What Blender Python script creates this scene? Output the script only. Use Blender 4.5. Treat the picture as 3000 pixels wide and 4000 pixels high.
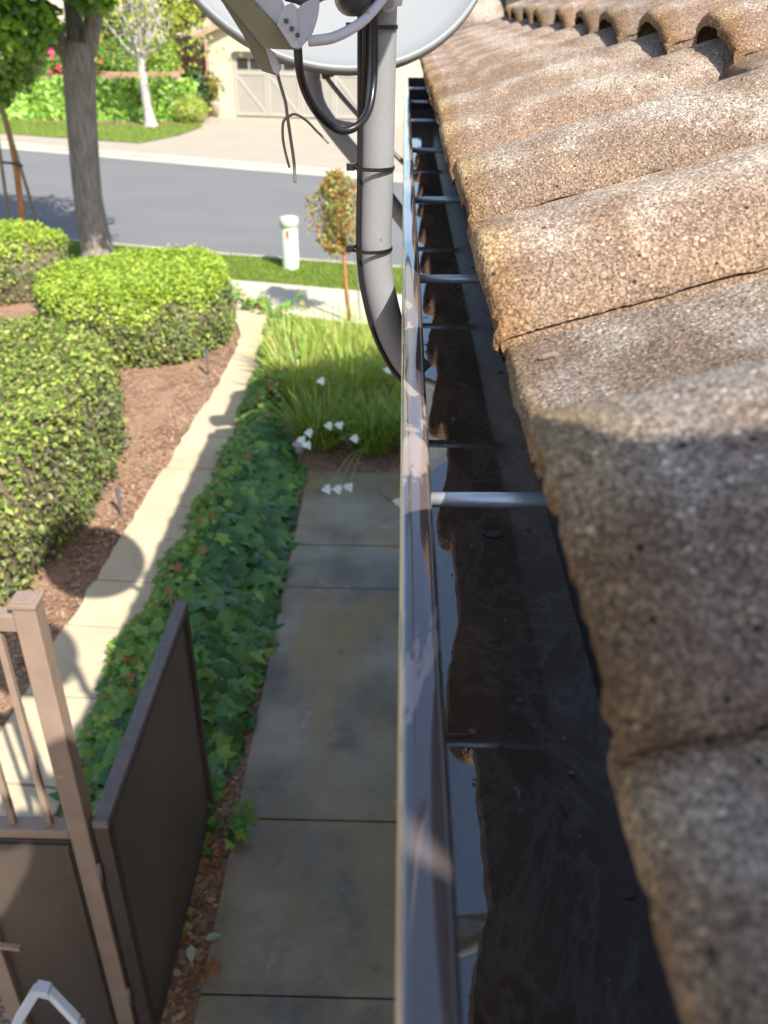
import bpy, math, random
import numpy as np
from mathutils import Vector, Matrix
for o in list(bpy.data.objects): bpy.data.objects.remove(o)
random.seed(5); RNG = np.random.default_rng(7)
SC = bpy.context.scene; COL = SC.collection

# ---------------------------------------------------------------- camera
F = 3400.0; PITCH, YAW, ROLL = [math.radians(a) for a in (30.28, .868, .582)]; CH = 3.6
fw = Vector((-math.sin(YAW)*math.cos(PITCH), math.cos(YAW)*math.cos(PITCH), -math.sin(PITCH)))
r0 = Vector((math.cos(YAW), math.sin(YAW), 0)); u0 = r0.cross(fw)
RR = r0*math.cos(ROLL)+u0*math.sin(ROLL); UU = -r0*math.sin(ROLL)+u0*math.cos(ROLL)
CP = Vector((0, 0, CH))
cam = bpy.data.cameras.new('camera'); camo = bpy.data.objects.new('camera', cam); COL.objects.link(camo)
m = Matrix((RR, UU, -fw)).transposed().to_4x4(); m.translation = CP
camo.matrix_world = m
cam.sensor_fit = 'HORIZONTAL'; cam.sensor_width = 36; cam.lens = F/3000*36
cam.clip_start = .01; cam.clip_end = 500
cam.dof.use_dof = True; cam.dof.focus_distance = .95; cam.dof.aperture_fstop = 11.0
SC.camera = camo
SC.render.resolution_x = 768; SC.render.resolution_y = 1024
# ---------------------------------------------------------------- light
SUNTO = Vector((.55, -.85, 1.0)).normalized()      # towards the sun
EL = math.asin(SUNTO.z); AZ = math.atan2(SUNTO.x, SUNTO.y)
W = bpy.data.worlds.new('World'); SC.world = W; W.use_nodes = True
nt = W.node_tree; bg = nt.nodes['Background']; sky = nt.nodes.new('ShaderNodeTexSky')
sky.sky_type = 'NISHITA'; sky.sun_disc = False; sky.sun_elevation = EL; sky.sun_rotation = AZ
sky.air_density = 1.0; sky.dust_density = 1.6; sky.ozone_density = 1.0
nt.links.new(sky.outputs[0], bg.inputs[0]); bg.inputs[1].default_value = .13
sl = bpy.data.lights.new('sun', 'SUN'); sl.energy = 5.0; sl.angle = math.radians(.53); sl.color = (1, .945, .86)
so = bpy.data.objects.new('sun', sl); COL.objects.link(so)
so.rotation_euler = SUNTO.to_track_quat('Z', 'Y').to_euler()
SC.view_settings.view_transform = 'Standard'; SC.view_settings.look = 'None'
SC.view_settings.exposure = .98; SC.view_settings.gamma = 1
SC.cycles.max_bounces = 8; SC.cycles.transparent_max_bounces = 8

# ---------------------------------------------------------------- measuring helpers (photo pixel -> real place)
def ray(x, y): return fw+RR*((x-1500)/F)-UU*((y-2000)/F)
def at(x, y, z=0.0):
    d = ray(x, y); return CP+d*((z-CH)/d.z)
def atY(x, y, Y):
    d = ray(x, y); return CP+d*(Y/d.y)

# ---------------------------------------------------------------- materials
MATS = {}
def srgb(c):
    return tuple(((v/255)/12.92 if v/255 <= .04045 else ((v/255+.055)/1.055)**2.4) for v in c)
class NB:
    def __init__(s, name):
        s.m = bpy.data.materials.new(name); s.m.use_nodes = True; s.t = s.m.node_tree
        s.b = s.t.nodes['Principled BSDF']; s.co = s.t.nodes.new('ShaderNodeTexCoord')
    def n(s, typ, **k):
        q = s.t.nodes.new('ShaderNode'+typ)
        for a, v in k.items(): setattr(q, a, v)
        return q
    def l(s, a, b): s.t.links.new(a, b)
    def noise(s, scale, detail=4, rough=.55, coord='Object', stretch=None, dist=0):
        q = s.n('TexNoise'); q.inputs['Scale'].default_value = scale; q.inputs['Detail'].default_value = detail
        q.inputs['Roughness'].default_value = rough; q.inputs['Distortion'].default_value = dist
        c = s.co.outputs[coord]
        if stretch:
            mp = s.n('Mapping'); mp.inputs['Scale'].default_value = stretch; s.l(c, mp.inputs[0]); c = mp.outputs[0]
        s.l(c, q.inputs['Vector']); return q.outputs['Fac']
    def ramp(s, fac, stops, interp='LINEAR'):
        q = s.n('ValToRGB'); e = q.color_ramp.elements; q.color_ramp.interpolation = interp
        while len(e) < len(stops): e.new(.5)
        for i, (p, c) in enumerate(stops):
            e[i].position = p; e[i].color = (*c, 1) if len(c) == 3 else c
        s.l(fac, q.inputs[0]); return q.outputs[0]
    def mix(s, fac, a, b, mode='MIX'):
        q = s.n('Mix', data_type='RGBA', blend_type=mode)
        for sock, v in ((q.inputs[0], fac), (q.inputs[6], a), (q.inputs[7], b)):
            if isinstance(v, (int, float)): sock.default_value = v
            elif isinstance(v, tuple): sock.default_value = (*v, 1)
            else: s.l(v, sock)
        return q.outputs[2]
    def bump(s, h, strength=.3, dist=.01, prev=None):
        q = s.n('Bump'); q.inputs['Strength'].default_value = strength; q.inputs['Distance'].default_value = dist
        s.l(h, q.inputs['Height'])
        if prev is not None: s.l(prev, q.inputs['Normal'])
        s.l(q.outputs[0], s.b.inputs['Normal']); return q.outputs[0]
    def col(s, c):
        if isinstance(c, tuple): s.b.inputs['Base Color'].default_value = (*c, 1)
        else: s.l(c, s.b.inputs['Base Color'])
    def rough(s, v):
        if isinstance(v, (int, float)): s.b.inputs['Roughness'].default_value = v
        else: s.l(v, s.b.inputs['Roughness'])
def simple(name, c, rough=.6, var=.25, scale=6, bump=0, bscale=60, metal=0, coord='Object', stretch=None, spots=None):
    if name in MATS: return MATS[name]
    q = NB(name); f = q.noise(scale, 5, .6, coord, stretch)
    lo = tuple(v*(1-var) for v in c); hi = tuple(min(1, v*(1+var*.8)) for v in c)
    cc = q.ramp(f, [(.3, lo), (.7, hi)])
    if spots:
        g = q.noise(spots[0], 3, .5, coord); cc = q.mix(q.ramp(g, [(spots[1], (0, 0, 0)), (spots[1]+.06, (1, 1, 1))]), cc, spots[2])
    q.col(cc); q.rough(rough); q.b.inputs['Metallic'].default_value = metal
    if bump: q.bump(q.noise(bscale, 4, .6, coord), bump, .01)
    MATS[name] = q.m; return q.m
def leafmat(name, cols, rough=.45, trans=.35, patch=None):
    q = NB(name); g = q.n('NewGeometry'); rnd = g.outputs['Random Per Island']
    n = len(cols); c = q.ramp(rnd, [(i/(n-1) if n > 1 else 0, cols[i]) for i in range(n)])
    if patch:
        f = q.noise(patch[0], 3); c = q.mix(q.ramp(f, [(patch[1], (0, 0, 0)), (patch[1]+.12, (1, 1, 1))]), c, patch[2])
    q.col(c); q.rough(rough)
    tr = q.n('BsdfTranslucent'); q.l(c, tr.inputs[0]) if not isinstance(c, tuple) else None
    mx = q.n('MixShader'); mx.inputs[0].default_value = trans
    out = q.t.nodes['Material Output']; q.l(q.b.outputs[0], mx.inputs[1]); q.l(tr.outputs[0], mx.inputs[2]); q.l(mx.outputs[0], out.inputs[0])
    return q.m

def tile_mat():
    q = NB('concrete_tile')
    info = q.n('ObjectInfo').outputs['Random']
    geo = q.co.outputs['Object']
    v = q.n('TexVoronoi'); v.inputs['Scale'].default_value = 250; q.l(geo, v.inputs['Vector'])
    sep = q.n('SeparateColor'); q.l(v.outputs['Color'], sep.inputs[0])
    v2 = q.n('TexVoronoi'); v2.inputs['Scale'].default_value = 620; q.l(geo, v2.inputs['Vector'])
    sep2 = q.n('SeparateColor'); q.l(v2.outputs['Color'], sep2.inputs[0])
    fine = q.ramp(sep2.outputs[1], [(0, (.125, .107, .093)), (.3, (.24, .21, .18)), (.7, (.36, .32, .277)), (1, (.52, .475, .415))])
    speck = q.ramp(sep.outputs[0], [(.70, (.55, .49, .40)), (.85, (.74, .69, .60)), (.93, (.34, .245, .175)), (.97, (.06, .05, .045))], 'CONSTANT')
    on = q.n('Math', operation='GREATER_THAN'); q.l(sep.outputs[0], on.inputs[0]); on.inputs[1].default_value = .70
    near = q.n('Math', operation='LESS_THAN'); q.l(v.outputs['Distance'], near.inputs[0])
    sz = q.n('MapRange'); q.l(sep.outputs[2], sz.inputs[0]); sz.inputs[3].default_value = .12; sz.inputs[4].default_value = .48; q.l(sz.outputs[0], near.inputs[1])
    mk = q.n('Math', operation='MULTIPLY'); q.l(on.outputs[0], mk.inputs[0]); q.l(near.outputs[0], mk.inputs[1])
    base = q.mix(mk.outputs[0], fine, speck)
    # per-tile tint and weather stains
    tint = q.ramp(info, [(0, (1.0, .88, .80)), (.25, (1.06, 1.01, .95)), (.5, (.72, .70, .69)), (.75, (1.16, 1.06, .96)), (1, (.88, .82, .76))])
    base = q.mix(1.0, base, tint, 'MULTIPLY')
    n1 = q.noise(5.5, 5, .6); st = q.ramp(n1, [(.44, (0, 0, 0)), (.56, (1, 1, 1))])
    base = q.mix(st, base, q.mix(1.0, base, (.60, .51, .45), 'MULTIPLY'))
    n2 = q.noise(9, 4, .6, dist=.5); st2 = q.ramp(n2, [(.55, (0, 0, 0)), (.7, (1, 1, 1))])
    base = q.mix(st2, base, q.mix(1.0, base, (1.22, 1.16, 1.06), 'MULTIPLY'))
    # lichen / worn ochre edge near the tip (object x small)
    sx = q.n('SeparateXYZ'); q.l(geo, sx.inputs[0])
    edge = q.ramp(sx.outputs[0], [(0.0, (1, 1, 1)), (.03, (0, 0, 0))])
    base = q.mix(edge, base, q.mix(1.0, base, (.86, .72, .48), 'MULTIPLY'))
    q.col(base); q.rough(.88); q.b.inputs['Specular IOR Level'].default_value = .3
    inv = q.n('Math', operation='SUBTRACT'); inv.inputs[0].default_value = 1; q.l(v.outputs['Distance'], inv.inputs[1])
    b1 = q.bump(inv.outputs[0], .55, .0016)
    q.bump(q.noise(120, 3, .6), .35, .004, b1)
    return q.m
M_TILE = tile_mat()
def concrete(name, c, stain=.35, wet=0, scale=1.2, coord='Object'):
    q = NB(name); a = q.noise(scale, 6, .65, coord); b = q.noise(scale*9, 4, .6, coord); g = q.noise(160, 2, .6, coord)
    lo = tuple(v*(1-stain) for v in c); base = q.ramp(a, [(.3, lo), (.62, c)])
    base = q.mix(q.ramp(b, [(.58, (0, 0, 0)), (.75, (.5, .5, .5))]), base, tuple(v*.6 for v in c))
    base = q.mix(.25, base, q.ramp(g, [(.3, tuple(v*.7 for v in c)), (.7, tuple(min(1, v*1.15) for v in c))]))
    q.col(base)
    if wet:
        q.rough(q.ramp(a, [(.42, (.28,)*3), (.6, (.75,)*3)]))
    else: q.rough(.85)
    q.bump(g, .25, .004); return q.m
M_PATH = None
def path_mat():
    q = NB('damp_concrete'); a = q.noise(1.1, 6, .65); b = q.noise(.9, 3, .6, stretch=(1, .5, 1), dist=.6); s = q.noise(7, 5, .7); g = q.noise(140, 2, .6)
    base = q.ramp(a, [(.36, (.125, .098, .055)), (.48, (.235, .19, .11)), (.62, (.37, .315, .205))])
    base = q.mix(q.ramp(b, [(.48, (0, 0, 0)), (.60, (.85, .85, .85))]), base, (.34, .215, .065))
    k2 = q.noise(1.9, 4, .6, dist=.3); base = q.mix(q.ramp(k2, [(.60, (0, 0, 0)), (.72, (.75, .75, .75))]), base, (.085, .075, .06))
    k3 = q.noise(2.6, 5, .7, dist=1.0); base = q.mix(q.ramp(k3, [(.62, (0, 0, 0)), (.74, (.6, .6, .6))]), base, (.50, .46, .36))
    base = q.mix(q.ramp(s, [(.60, (0, 0, 0)), (.74, (.6, .6, .6))]), base, (.085, .08, .065))
    d = q.noise(38, 3, .6); base = q.mix(q.ramp(d, [(.70, (0, 0, 0)), (.76, (.8, .8, .8))]), base, (.06, .055, .045))
    base = q.mix(.2, base, q.ramp(g, [(.3, (.10, .095, .07)), (.7, (.34, .32, .26))]))
    q.col(base); w = q.noise(.8, 4, .6); q.rough(q.ramp(w, [(.42, (.13,)*3), (.56, (.62,)*3)])); q.bump(g, .15, .003); return q.m
M_PATH = path_mat()
M_STONE = concrete('pale_curb_concrete', (.53, .44, .295), .3)
M_WALK = concrete('sidewalk_concrete', (.46, .43, .345), .14)
M_DRIVE = concrete('driveway_concrete', (.35, .31, .245), .14)
M_KERB = concrete('kerb_concrete', (.50, .45, .37), .3)
def asphalt():
    q = NB('asphalt'); a = q.noise(.35, 5, .6, stretch=(1, 2.2, 1)); g = q.noise(70, 3, .7); st = q.noise(1.4, 5, .7)
    base = q.ramp(a, [(.3, (.125, .125, .125)), (.7, (.155, .155, .155))])
    base = q.mix(.3, base, q.ramp(g, [(.3, (.09, .09, .09)), (.75, (.24, .24, .24))]))
    base = q.mix(q.ramp(st, [(.6, (0, 0, 0)), (.8, (.35, .35, .35))]), base, (.17, .15, .14))
    q.col(base); q.rough(.8); q.bump(g, .3, .01); return q.m
M_ASPH = asphalt()
def mulch():
    q = NB('bark_mulch'); v = q.n('TexVoronoi'); v.inputs['Scale'].default_value = 42
    mp = q.n('Mapping'); mp.inputs['Scale'].default_value = (1, 1.7, 1); q.l(q.co.outputs['Object'], mp.inputs[0]); q.l(mp.outputs[0], v.inputs['Vector'])
    sep = q.n('SeparateColor'); q.l(v.outputs['Color'], sep.inputs[0])
    c = q.ramp(sep.outputs[0], [(0, (.10, .045, .028)), (.4, (.195, .11, .062)), (.75, (.28, .17, .10)), (.92, (.37, .24, .155)), (1, (.5, .36, .27))])
    n = q.noise(1.6, 5, .65); c = q.mix(q.ramp(n, [(.42, (0, 0, 0)), (.62, (.75, .75, .75))]), c, (.33, .205, .13))
    n3 = q.noise(3.0, 4, .6); c = q.mix(q.ramp(n3, [(.52, (0, 0, 0)), (.68, (.6, .6, .6))]), c, (.12, .06, .035))
    q.col(c); q.rough(.9); q.bump(v.outputs['Distance'], .6, .02); return q.m
M_MULCH = mulch()
def lawnmat():
    q = NB('lawn'); a = q.noise(1.1, 5, .65); g = q.noise(45, 4, .7)
    c = q.ramp(a, [(.3, (.085, .14, .022)), (.5, (.14, .20, .03)), (.7, (.24, .28, .05))])
    c = q.mix(.5, c, q.ramp(g, [(.3, (.05, .10, .015)), (.7, (.26, .33, .06))])); q.col(c); q.rough(.8); q.bump(g, .8, .03); return q.m
M_LAWN = lawnmat()
M_BARK = NB('grey_bark')
_q = M_BARK; _n = _q.noise(22, 6, .7, stretch=(1, 1, .16), dist=.4)
_c = _q.ramp(_n, [(.3, (.085, .072, .062)), (.55, (.20, .175, .15)), (.75, (.30, .265, .225))]); _q.col(_c); _q.rough(.9); _q.bump(_n, .9, .03); M_BARK = _q.m
M_STUCCO = simple('cream_stucco', (.48, .44, .325), .9, .06, 3, .25, 90)
M_STUCCO2 = simple('pink_beige_stucco', (.62, .50, .40), .9, .06, 3, .2, 90)
M_DOOR = simple('taupe_garage_paint', (.29, .27, .235), .6, .04, 2)
M_WINDOW = simple('dark_window_glass', (.03, .028, .03), .15, .2, 2)
M_FARTILE = simple('clay_far_tile', (.40, .26, .18), .85, .3, 4)
M_FENCE = simple('brown_wood_fence', (.20, .125, .085), .85, .3, 3, stretch=(6, 6, .4))
M_BROWNPAINT = simple('weathered_brown_paint', (.25, .182, .138), .5, .16, 9, .12, 200, spots=(26, .71, (.40, .31, .25)))
M_DARKPAINT = simple('dark_brown_sheet', (.058, .045, .038), .45, .3, 2.4, .05, 90, stretch=(1, 1, .5), spots=(34, .73, (.24, .21, .19)))
M_GREYPAINT = simple('grey_galvanised_pipe', (.205, .21, .215), .42, .14, 7, .06, 160, spots=(60, .72, (.16, .13, .11)))
M_WHITEPAINT = simple('white_powder_coat', (.46, .47, .50), .4, .05, 5, spots=(42, .70, (.33, .26, .19)))
M_OLIVE = simple('olive_grey_steel', (.20, .18, .095), .55, .12, 12, .05, 200, spots=(50, .71, (.14, .12, .09)))
M_BLACK = simple('black_rubber', (.012, .012, .013), .28, .3, 30)
M_DARKPLASTIC = simple('dark_grey_plastic', (.05, .055, .065), .4, .2, 8)
M_WIRE = simple('dull_wire', (.15, .145, .10), .5, .2, 30)
M_ALU = simple('aluminium_tube', (.66, .68, .71), .38, .1, 15, .05, 200, metal=.55, spots=(90, .70, (.25, .19, .15)))
M_STEELDARK = simple('dull_hanger_metal', (.50, .52, .56), .38, .2, 15, metal=.5)
M_FLASH = simple('grey_flashing', (.09, .09, .095), .4, .2, 9, metal=.5)
M_PED = simple('pale_green_plastic', (.46, .52, .42), .5, .04, 2)
M_ORANGE = simple('orange_sticker', (.72, .13, .03), .5, .1, 5)
M_ORGWOOD = simple('orange_brown_wood', (.42, .17, .06), .8, .3, 8, .2, 60, stretch=(1, 1, .2))
M_STAKE = simple('green_brown_stake', (.20, .155, .085), .8, .2, 8)
M_WHITEBARK = simple('pale_birch_bark', (.36, .33, .315), .8, .25, 5, .3, 40)
M_PETAL = simple('white_petal', (.80, .83, .70), .5, .05, 5)
M_SOIL = simple('damp_soil', (.07, .038, .025), .95, .5, 25, .6, 60)
M_DRYLEAF = leafmat('dry_leaf', [(.30, .12, .035), (.42, .20, .07), (.22, .09, .03), (.5, .33, .15)], .7, .15)
M_GREYLADDER = simple('grey_white_metal', (.50, .54, .56), .45, .08, 8)

def gutter_lip_mat():
    q = NB('wet_gutter_paint'); n = q.noise(16, 5, .6, stretch=(1, .22, 1), dist=1.2); f = q.noise(220, 2, .6)
    wet = q.ramp(n, [(.54, (0, 0, 0)), (.56, (1, 1, 1))])
    c = q.mix(wet, (.105, .085, .08), (.30, .235, .20))
    c = q.mix(q.ramp(f, [(.72, (0, 0, 0)), (.76, (1, 1, 1))]), c, (.10, .07, .05))
    q.col(c); rr = q.ramp(wet, [(0, (.07,)*3), (1, (.24,)*3)]); q.rough(rr)
    q.b.inputs['Coat Weight'].default_value = 1.0; q.b.inputs['Coat Roughness'].default_value = .04; q.b.inputs['Coat IOR'].default_value = 1.65
    q.b.inputs['Specular IOR Level'].default_value = .75
    return q.m
M_LIP = gutter_lip_mat()
M_GUTFACE = simple('tan_gutter_face', (.52, .40, .24), .35, .15, 20)
M_GUTIN = simple('dark_gutter_inside', (.045, .036, .032), .45, .3, 14)
def water_mat():
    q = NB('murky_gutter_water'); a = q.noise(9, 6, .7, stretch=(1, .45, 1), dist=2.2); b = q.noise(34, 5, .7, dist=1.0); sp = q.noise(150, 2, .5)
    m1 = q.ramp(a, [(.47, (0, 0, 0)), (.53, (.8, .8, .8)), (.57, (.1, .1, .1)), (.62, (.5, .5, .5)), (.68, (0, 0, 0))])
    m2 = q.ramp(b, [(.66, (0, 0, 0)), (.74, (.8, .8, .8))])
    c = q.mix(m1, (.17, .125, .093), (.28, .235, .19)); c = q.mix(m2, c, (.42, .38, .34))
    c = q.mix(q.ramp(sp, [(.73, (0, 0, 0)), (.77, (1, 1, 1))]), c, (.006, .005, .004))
    q.col(c); q.rough(q.ramp(b, [(.62, (.015,)*3), (.74, (.45,)*3)])); q.b.inputs['IOR'].default_value = 2.3
    q.bump(q.noise(26, 2, .4), .02, .003); return q.m
M_WATER = water_mat()

# ---------------------------------------------------------------- mesh helpers
def tag(o, label=None, cat=None, group=None, kind=None):
    if label: o['label'] = label
    if cat: o['category'] = cat
    if group: o['group'] = group
    if kind: o['kind'] = kind
    return o
def empty(name, loc=(0, 0, 0), label=None, cat=None, group=None):
    o = bpy.data.objects.new(name, None); COL.objects.link(o); o.location = loc; o.empty_display_size = .1
    tag(o, label, cat, group); return o
class MB:
    def __init__(s): s.v = []; s.f = []; s.mi = []; s.cur = 0
    def add(s, vs, fs):
        b = len(s.v); s.v += [tuple(p) for p in vs]; s.f += [tuple(i+b for i in f) for f in fs]; s.mi += [s.cur]*len(fs)
    def box(s, a, b, rot=None, piv=None):
        x0, y0, z0 = a; x1, y1, z1 = b
        vs = [Vector(p) for p in ((x0, y0, z0), (x1, y0, z0), (x1, y1, z0), (x0, y1, z0), (x0, y0, z1), (x1, y0, z1), (x1, y1, z1), (x0, y1, z1))]
        if rot is not None:
            piv = Vector(piv); vs = [rot@(p-piv)+piv for p in vs]
        s.add(vs, [(3, 2, 1, 0), (4, 5, 6, 7), (0, 1, 5, 4), (1, 2, 6, 5), (2, 3, 7, 6), (3, 0, 4, 7)])
    def obox(s, o, ax, ay, az):
        o = Vector(o); ax, ay, az = Vector(ax), Vector(ay), Vector(az)
        vs = [o, o+ax, o+ax+ay, o+ay, o+az, o+ax+az, o+ax+ay+az, o+ay+az]
        s.add(vs, [(3, 2, 1, 0), (4, 5, 6, 7), (0, 1, 5, 4), (1, 2, 6, 5), (2, 3, 7, 6), (3, 0, 4, 7)])
    def tube(s, pts, rad, n=12, cap=True):
        pts = [Vector(p) for p in pts]
        if isinstance(rad, (int, float)): rad = [rad]*len(pts)
        b = len(s.v); ref = Vector((.13, .97, .2)).normalized(); N = len(pts)
        t0 = (pts[1]-pts[0]).normalized()
        if abs(t0.dot(ref)) > .9: ref = Vector((1, 0, .1))
        u = (ref-t0*ref.dot(t0)).normalized()
        for i, p in enumerate(pts):
            t = (pts[min(i+1, N-1)]-pts[max(i-1, 0)]).normalized()
            u = (u-t*u.dot(t)).normalized(); w = t.cross(u)
            for k in range(n):
                a = 2*math.pi*k/n; s.v.append(tuple(p+(u*math.cos(a)+w*math.sin(a))*rad[i]))
        for i in range(N-1):
            for k in range(n):
                k2 = (k+1) % n; s.f.append((b+i*n+k, b+i*n+k2, b+(i+1)*n+k2, b+(i+1)*n+k)); s.mi.append(s.cur)
        if cap:
            s.f.append(tuple(b+k for k in reversed(range(n)))); s.f.append(tuple(b+(N-1)*n+k for k in range(n))); s.mi += [s.cur]*2
    def prism(s, poly, off):
        n = len(poly); off = Vector(off); P = [Vector(p) for p in poly]
        s.add(P+[p+off for p in P], [tuple(reversed(range(n))), tuple(range(n, 2*n))]+[(i, (i+1) % n, n+(i+1) % n, n+i) for i in range(n)])
    def build(s, name, mat, parent=None, smooth=False, bevel=0, loc=None):
        me = bpy.data.meshes.new(name); me.from_pydata(s.v, [], s.f); me.update()
        for mm in (mat if isinstance(mat, (list, tuple)) else [mat]): me.materials.append(mm)
        if any(s.mi): me.polygons.foreach_set('material_index', s.mi)
        o = bpy.data.objects.new(name, me); COL.objects.link(o)
        if smooth: me.polygons.foreach_set('use_smooth', [True]*len(me.polygons))
        import bmesh
        bm = bmesh.new(); bm.from_mesh(me); bmesh.ops.recalc_face_normals(bm, faces=bm.faces); bm.to_mesh(me); bm.free()
        if bevel:
            b = o.modifiers.new('b', 'BEVEL'); b.width = bevel; b.segments = 2; b.limit_method = 'ANGLE'
        if loc is not None: o.location = loc
        if parent:
            o.parent = parent
            if parent.type == 'EMPTY' or True:
                o.matrix_parent_inverse = Matrix.Translation(Vector(world_loc(parent))).inverted()
        return o
def world_loc(o):
    l = Vector(o.location)
    if o.parent: l = o.matrix_parent_inverse@l; l = world_loc(o.parent)+l
    return l
def spline(pts, n=8):
    pts = [Vector(p) for p in pts]; out = []
    for i in range(len(pts)-1):
        p0 = pts[max(i-1, 0)]; p1 = pts[i]; p2 = pts[i+1]; p3 = pts[min(i+2, len(pts)-1)]
        for k in range(n):
            t = k/n; out.append(.5*((2*p1)+(p2-p0)*t+(2*p0-5*p1+4*p2-p3)*t*t+(-p0+3*p1-3*p2+p3)*t**3))
    out.append(pts[-1]); return out
def norm(a): return a/np.maximum(np.linalg.norm(a, axis=-1, keepdims=True), 1e-9)
def instances(name, tv, tf, P, N, S, mat, parent=None, T=None):
    """one mesh of many small copies; tv template (tip along +y, face normal +z)"""
    P = np.asarray(P, float); N = norm(np.asarray(N, float)); n = len(P)
    S = np.broadcast_to(np.asarray(S, float), (n,))
    if T is None: T = RNG.normal(size=(n, 3))
    T = norm(T-N*np.sum(T*N, 1, keepdims=True)); X = np.cross(T, N)
    tv = np.asarray(tv, float); k = len(tv)
    V = P[:, None, :]+S[:, None, None]*(tv[None, :, 0:1]*X[:, None, :]+tv[None, :, 1:2]*T[:, None, :]+tv[None, :, 2:3]*N[:, None, :])
    tf = np.asarray(tf, np.int32); m_, q_ = tf.shape
    Fc = (tf[None]+np.arange(n, dtype=np.int32)[:, None, None]*k).reshape(-1)
    me = bpy.data.meshes.new(name); me.vertices.add(n*k); me.vertices.foreach_set('co', V.reshape(-1).astype(np.float32))
    me.loops.add(len(Fc)); me.loops.foreach_set('vertex_index', Fc)
    me.polygons.add(n*m_); me.polygons.foreach_set('loop_start', np.arange(0, n*m_*q_, q_, dtype=np.int32))
    me.update(calc_edges=True); me.validate(); me.materials.append(mat)
    o = bpy.data.objects.new(name, me); COL.objects.link(o)
    if parent:
        o.parent = parent; o.matrix_parent_inverse = Matrix.Translation(world_loc(parent)).inverted()
    return o
# leaf templates
OV = ([(0, 0, 0), (-.28, .3, .05), (0, .35, -.03), (.28, .3, .05), (-.22, .72, .03), (0, .75, -.05), (.22, .72, .03), (0, 1.05, -.1)],
      [(0, 2, 1), (0, 3, 2), (1, 2, 5), (1, 5, 4), (2, 3, 6), (2, 6, 5), (4, 5, 7), (5, 6, 7)])
RD = ([(0, 0, 0), (-.42, .35, .06), (0, .45, -.03), (.42, .35, .06), (-.32, .8, .03), (.32, .8, .03), (0, 1.05, -.06)],
      [(0, 2, 1), (0, 3, 2), (1, 2, 4), (2, 3, 5), (2, 6, 4), (2, 5, 6)])
_iv = [(0, 0), (-.2, -.1), (-.46, .08), (-.34, .28), (-.62, .48), (-.28, .62), (-.2, .6), (0, 1.08), (.2, .6), (.28, .62), (.62, .48), (.34, .28), (.46, .08), (.2, -.1)]
IVY = ([(0, .35, .05)]+[(x, y, -.22*abs(x)-.16*max(0, y-.35)**1) for x, y in _iv], [(0, 1+i, 1+(i+1) % 14) for i in range(14)])
QD = ([(-.3, 0, 0), (.3, 0, 0), (.22, 1, .05), (-.22, 1, .05)], [(0, 1, 2, 3)])

def in_poly(px, py, poly):
    ins = np.zeros(len(px), bool); n = len(poly)
    for i in range(n):
        x0, y0 = poly[i]; x1, y1 = poly[(i+1) % n]
        c = ((y0 > py) != (y1 > py)) & (px < (x1-x0)*(py-y0)/(y1-y0+1e-12)+x0); ins ^= c
    return ins
def edge_dist(px, py, poly):
    d = np.full(len(px), 1e9); n = len(poly)
    for i in range(n):
        a = np.array(poly[i]); b = np.array(poly[(i+1) % n]); ab = b-a
        t = np.clip(((px-a[0])*ab[0]+(py-a[1])*ab[1])/(ab@ab), 0, 1)
        d = np.minimum(d, np.hypot(px-a[0]-t*ab[0], py-a[1]-t*ab[1]))
    return d
def smooth_poly(poly, it=2):
    p = [np.array(q, float) for q in poly]
    for _ in range(it):
        r = []
        for i in range(len(p)):
            a, b = p[i], p[(i+1) % len(p)]; r += [a*.75+b*.25, a*.25+b*.75]
        p = r
    return [tuple(q) for q in p]
def rand_in(poly, n):
    xs = [p[0] for p in poly]; ys = [p[1] for p in poly]; X = []; Y = []
    c = 0
    while c < n:
        x = RNG.uniform(min(xs), max(xs), n*2); y = RNG.uniform(min(ys), max(ys), n*2); k = in_poly(x, y, poly)
        X.append(x[k]); Y.append(y[k]); c += k.sum()
    return np.concatenate(X)[:n], np.concatenate(Y)[:n]
def lump(x, y, z, f, seed=0):
    return (np.sin(x*f+seed)*np.cos(y*f*1.1+seed*2.1)+np.sin(z*f*1.3+x*f*.7+seed*.7)*.7+np.sin(y*f*2.3+z*f*1.9+seed)*.4)/2.1
M_TWIG = simple('hedge_twigs', (.14, .105, .07), .95, .5, 14, .8, 30)
M_TWIGL = simple('pale_twigs', (.30, .25, .19), .9, .3, 14)
M_OLDLEAF = leafmat('older_hedge_leaf', [(.04, .075, .02), (.08, .13, .03), (.15, .19, .045), (.24, .23, .10), (.10, .16, .035), (.30, .36, .07)], .45, .25)
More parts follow.
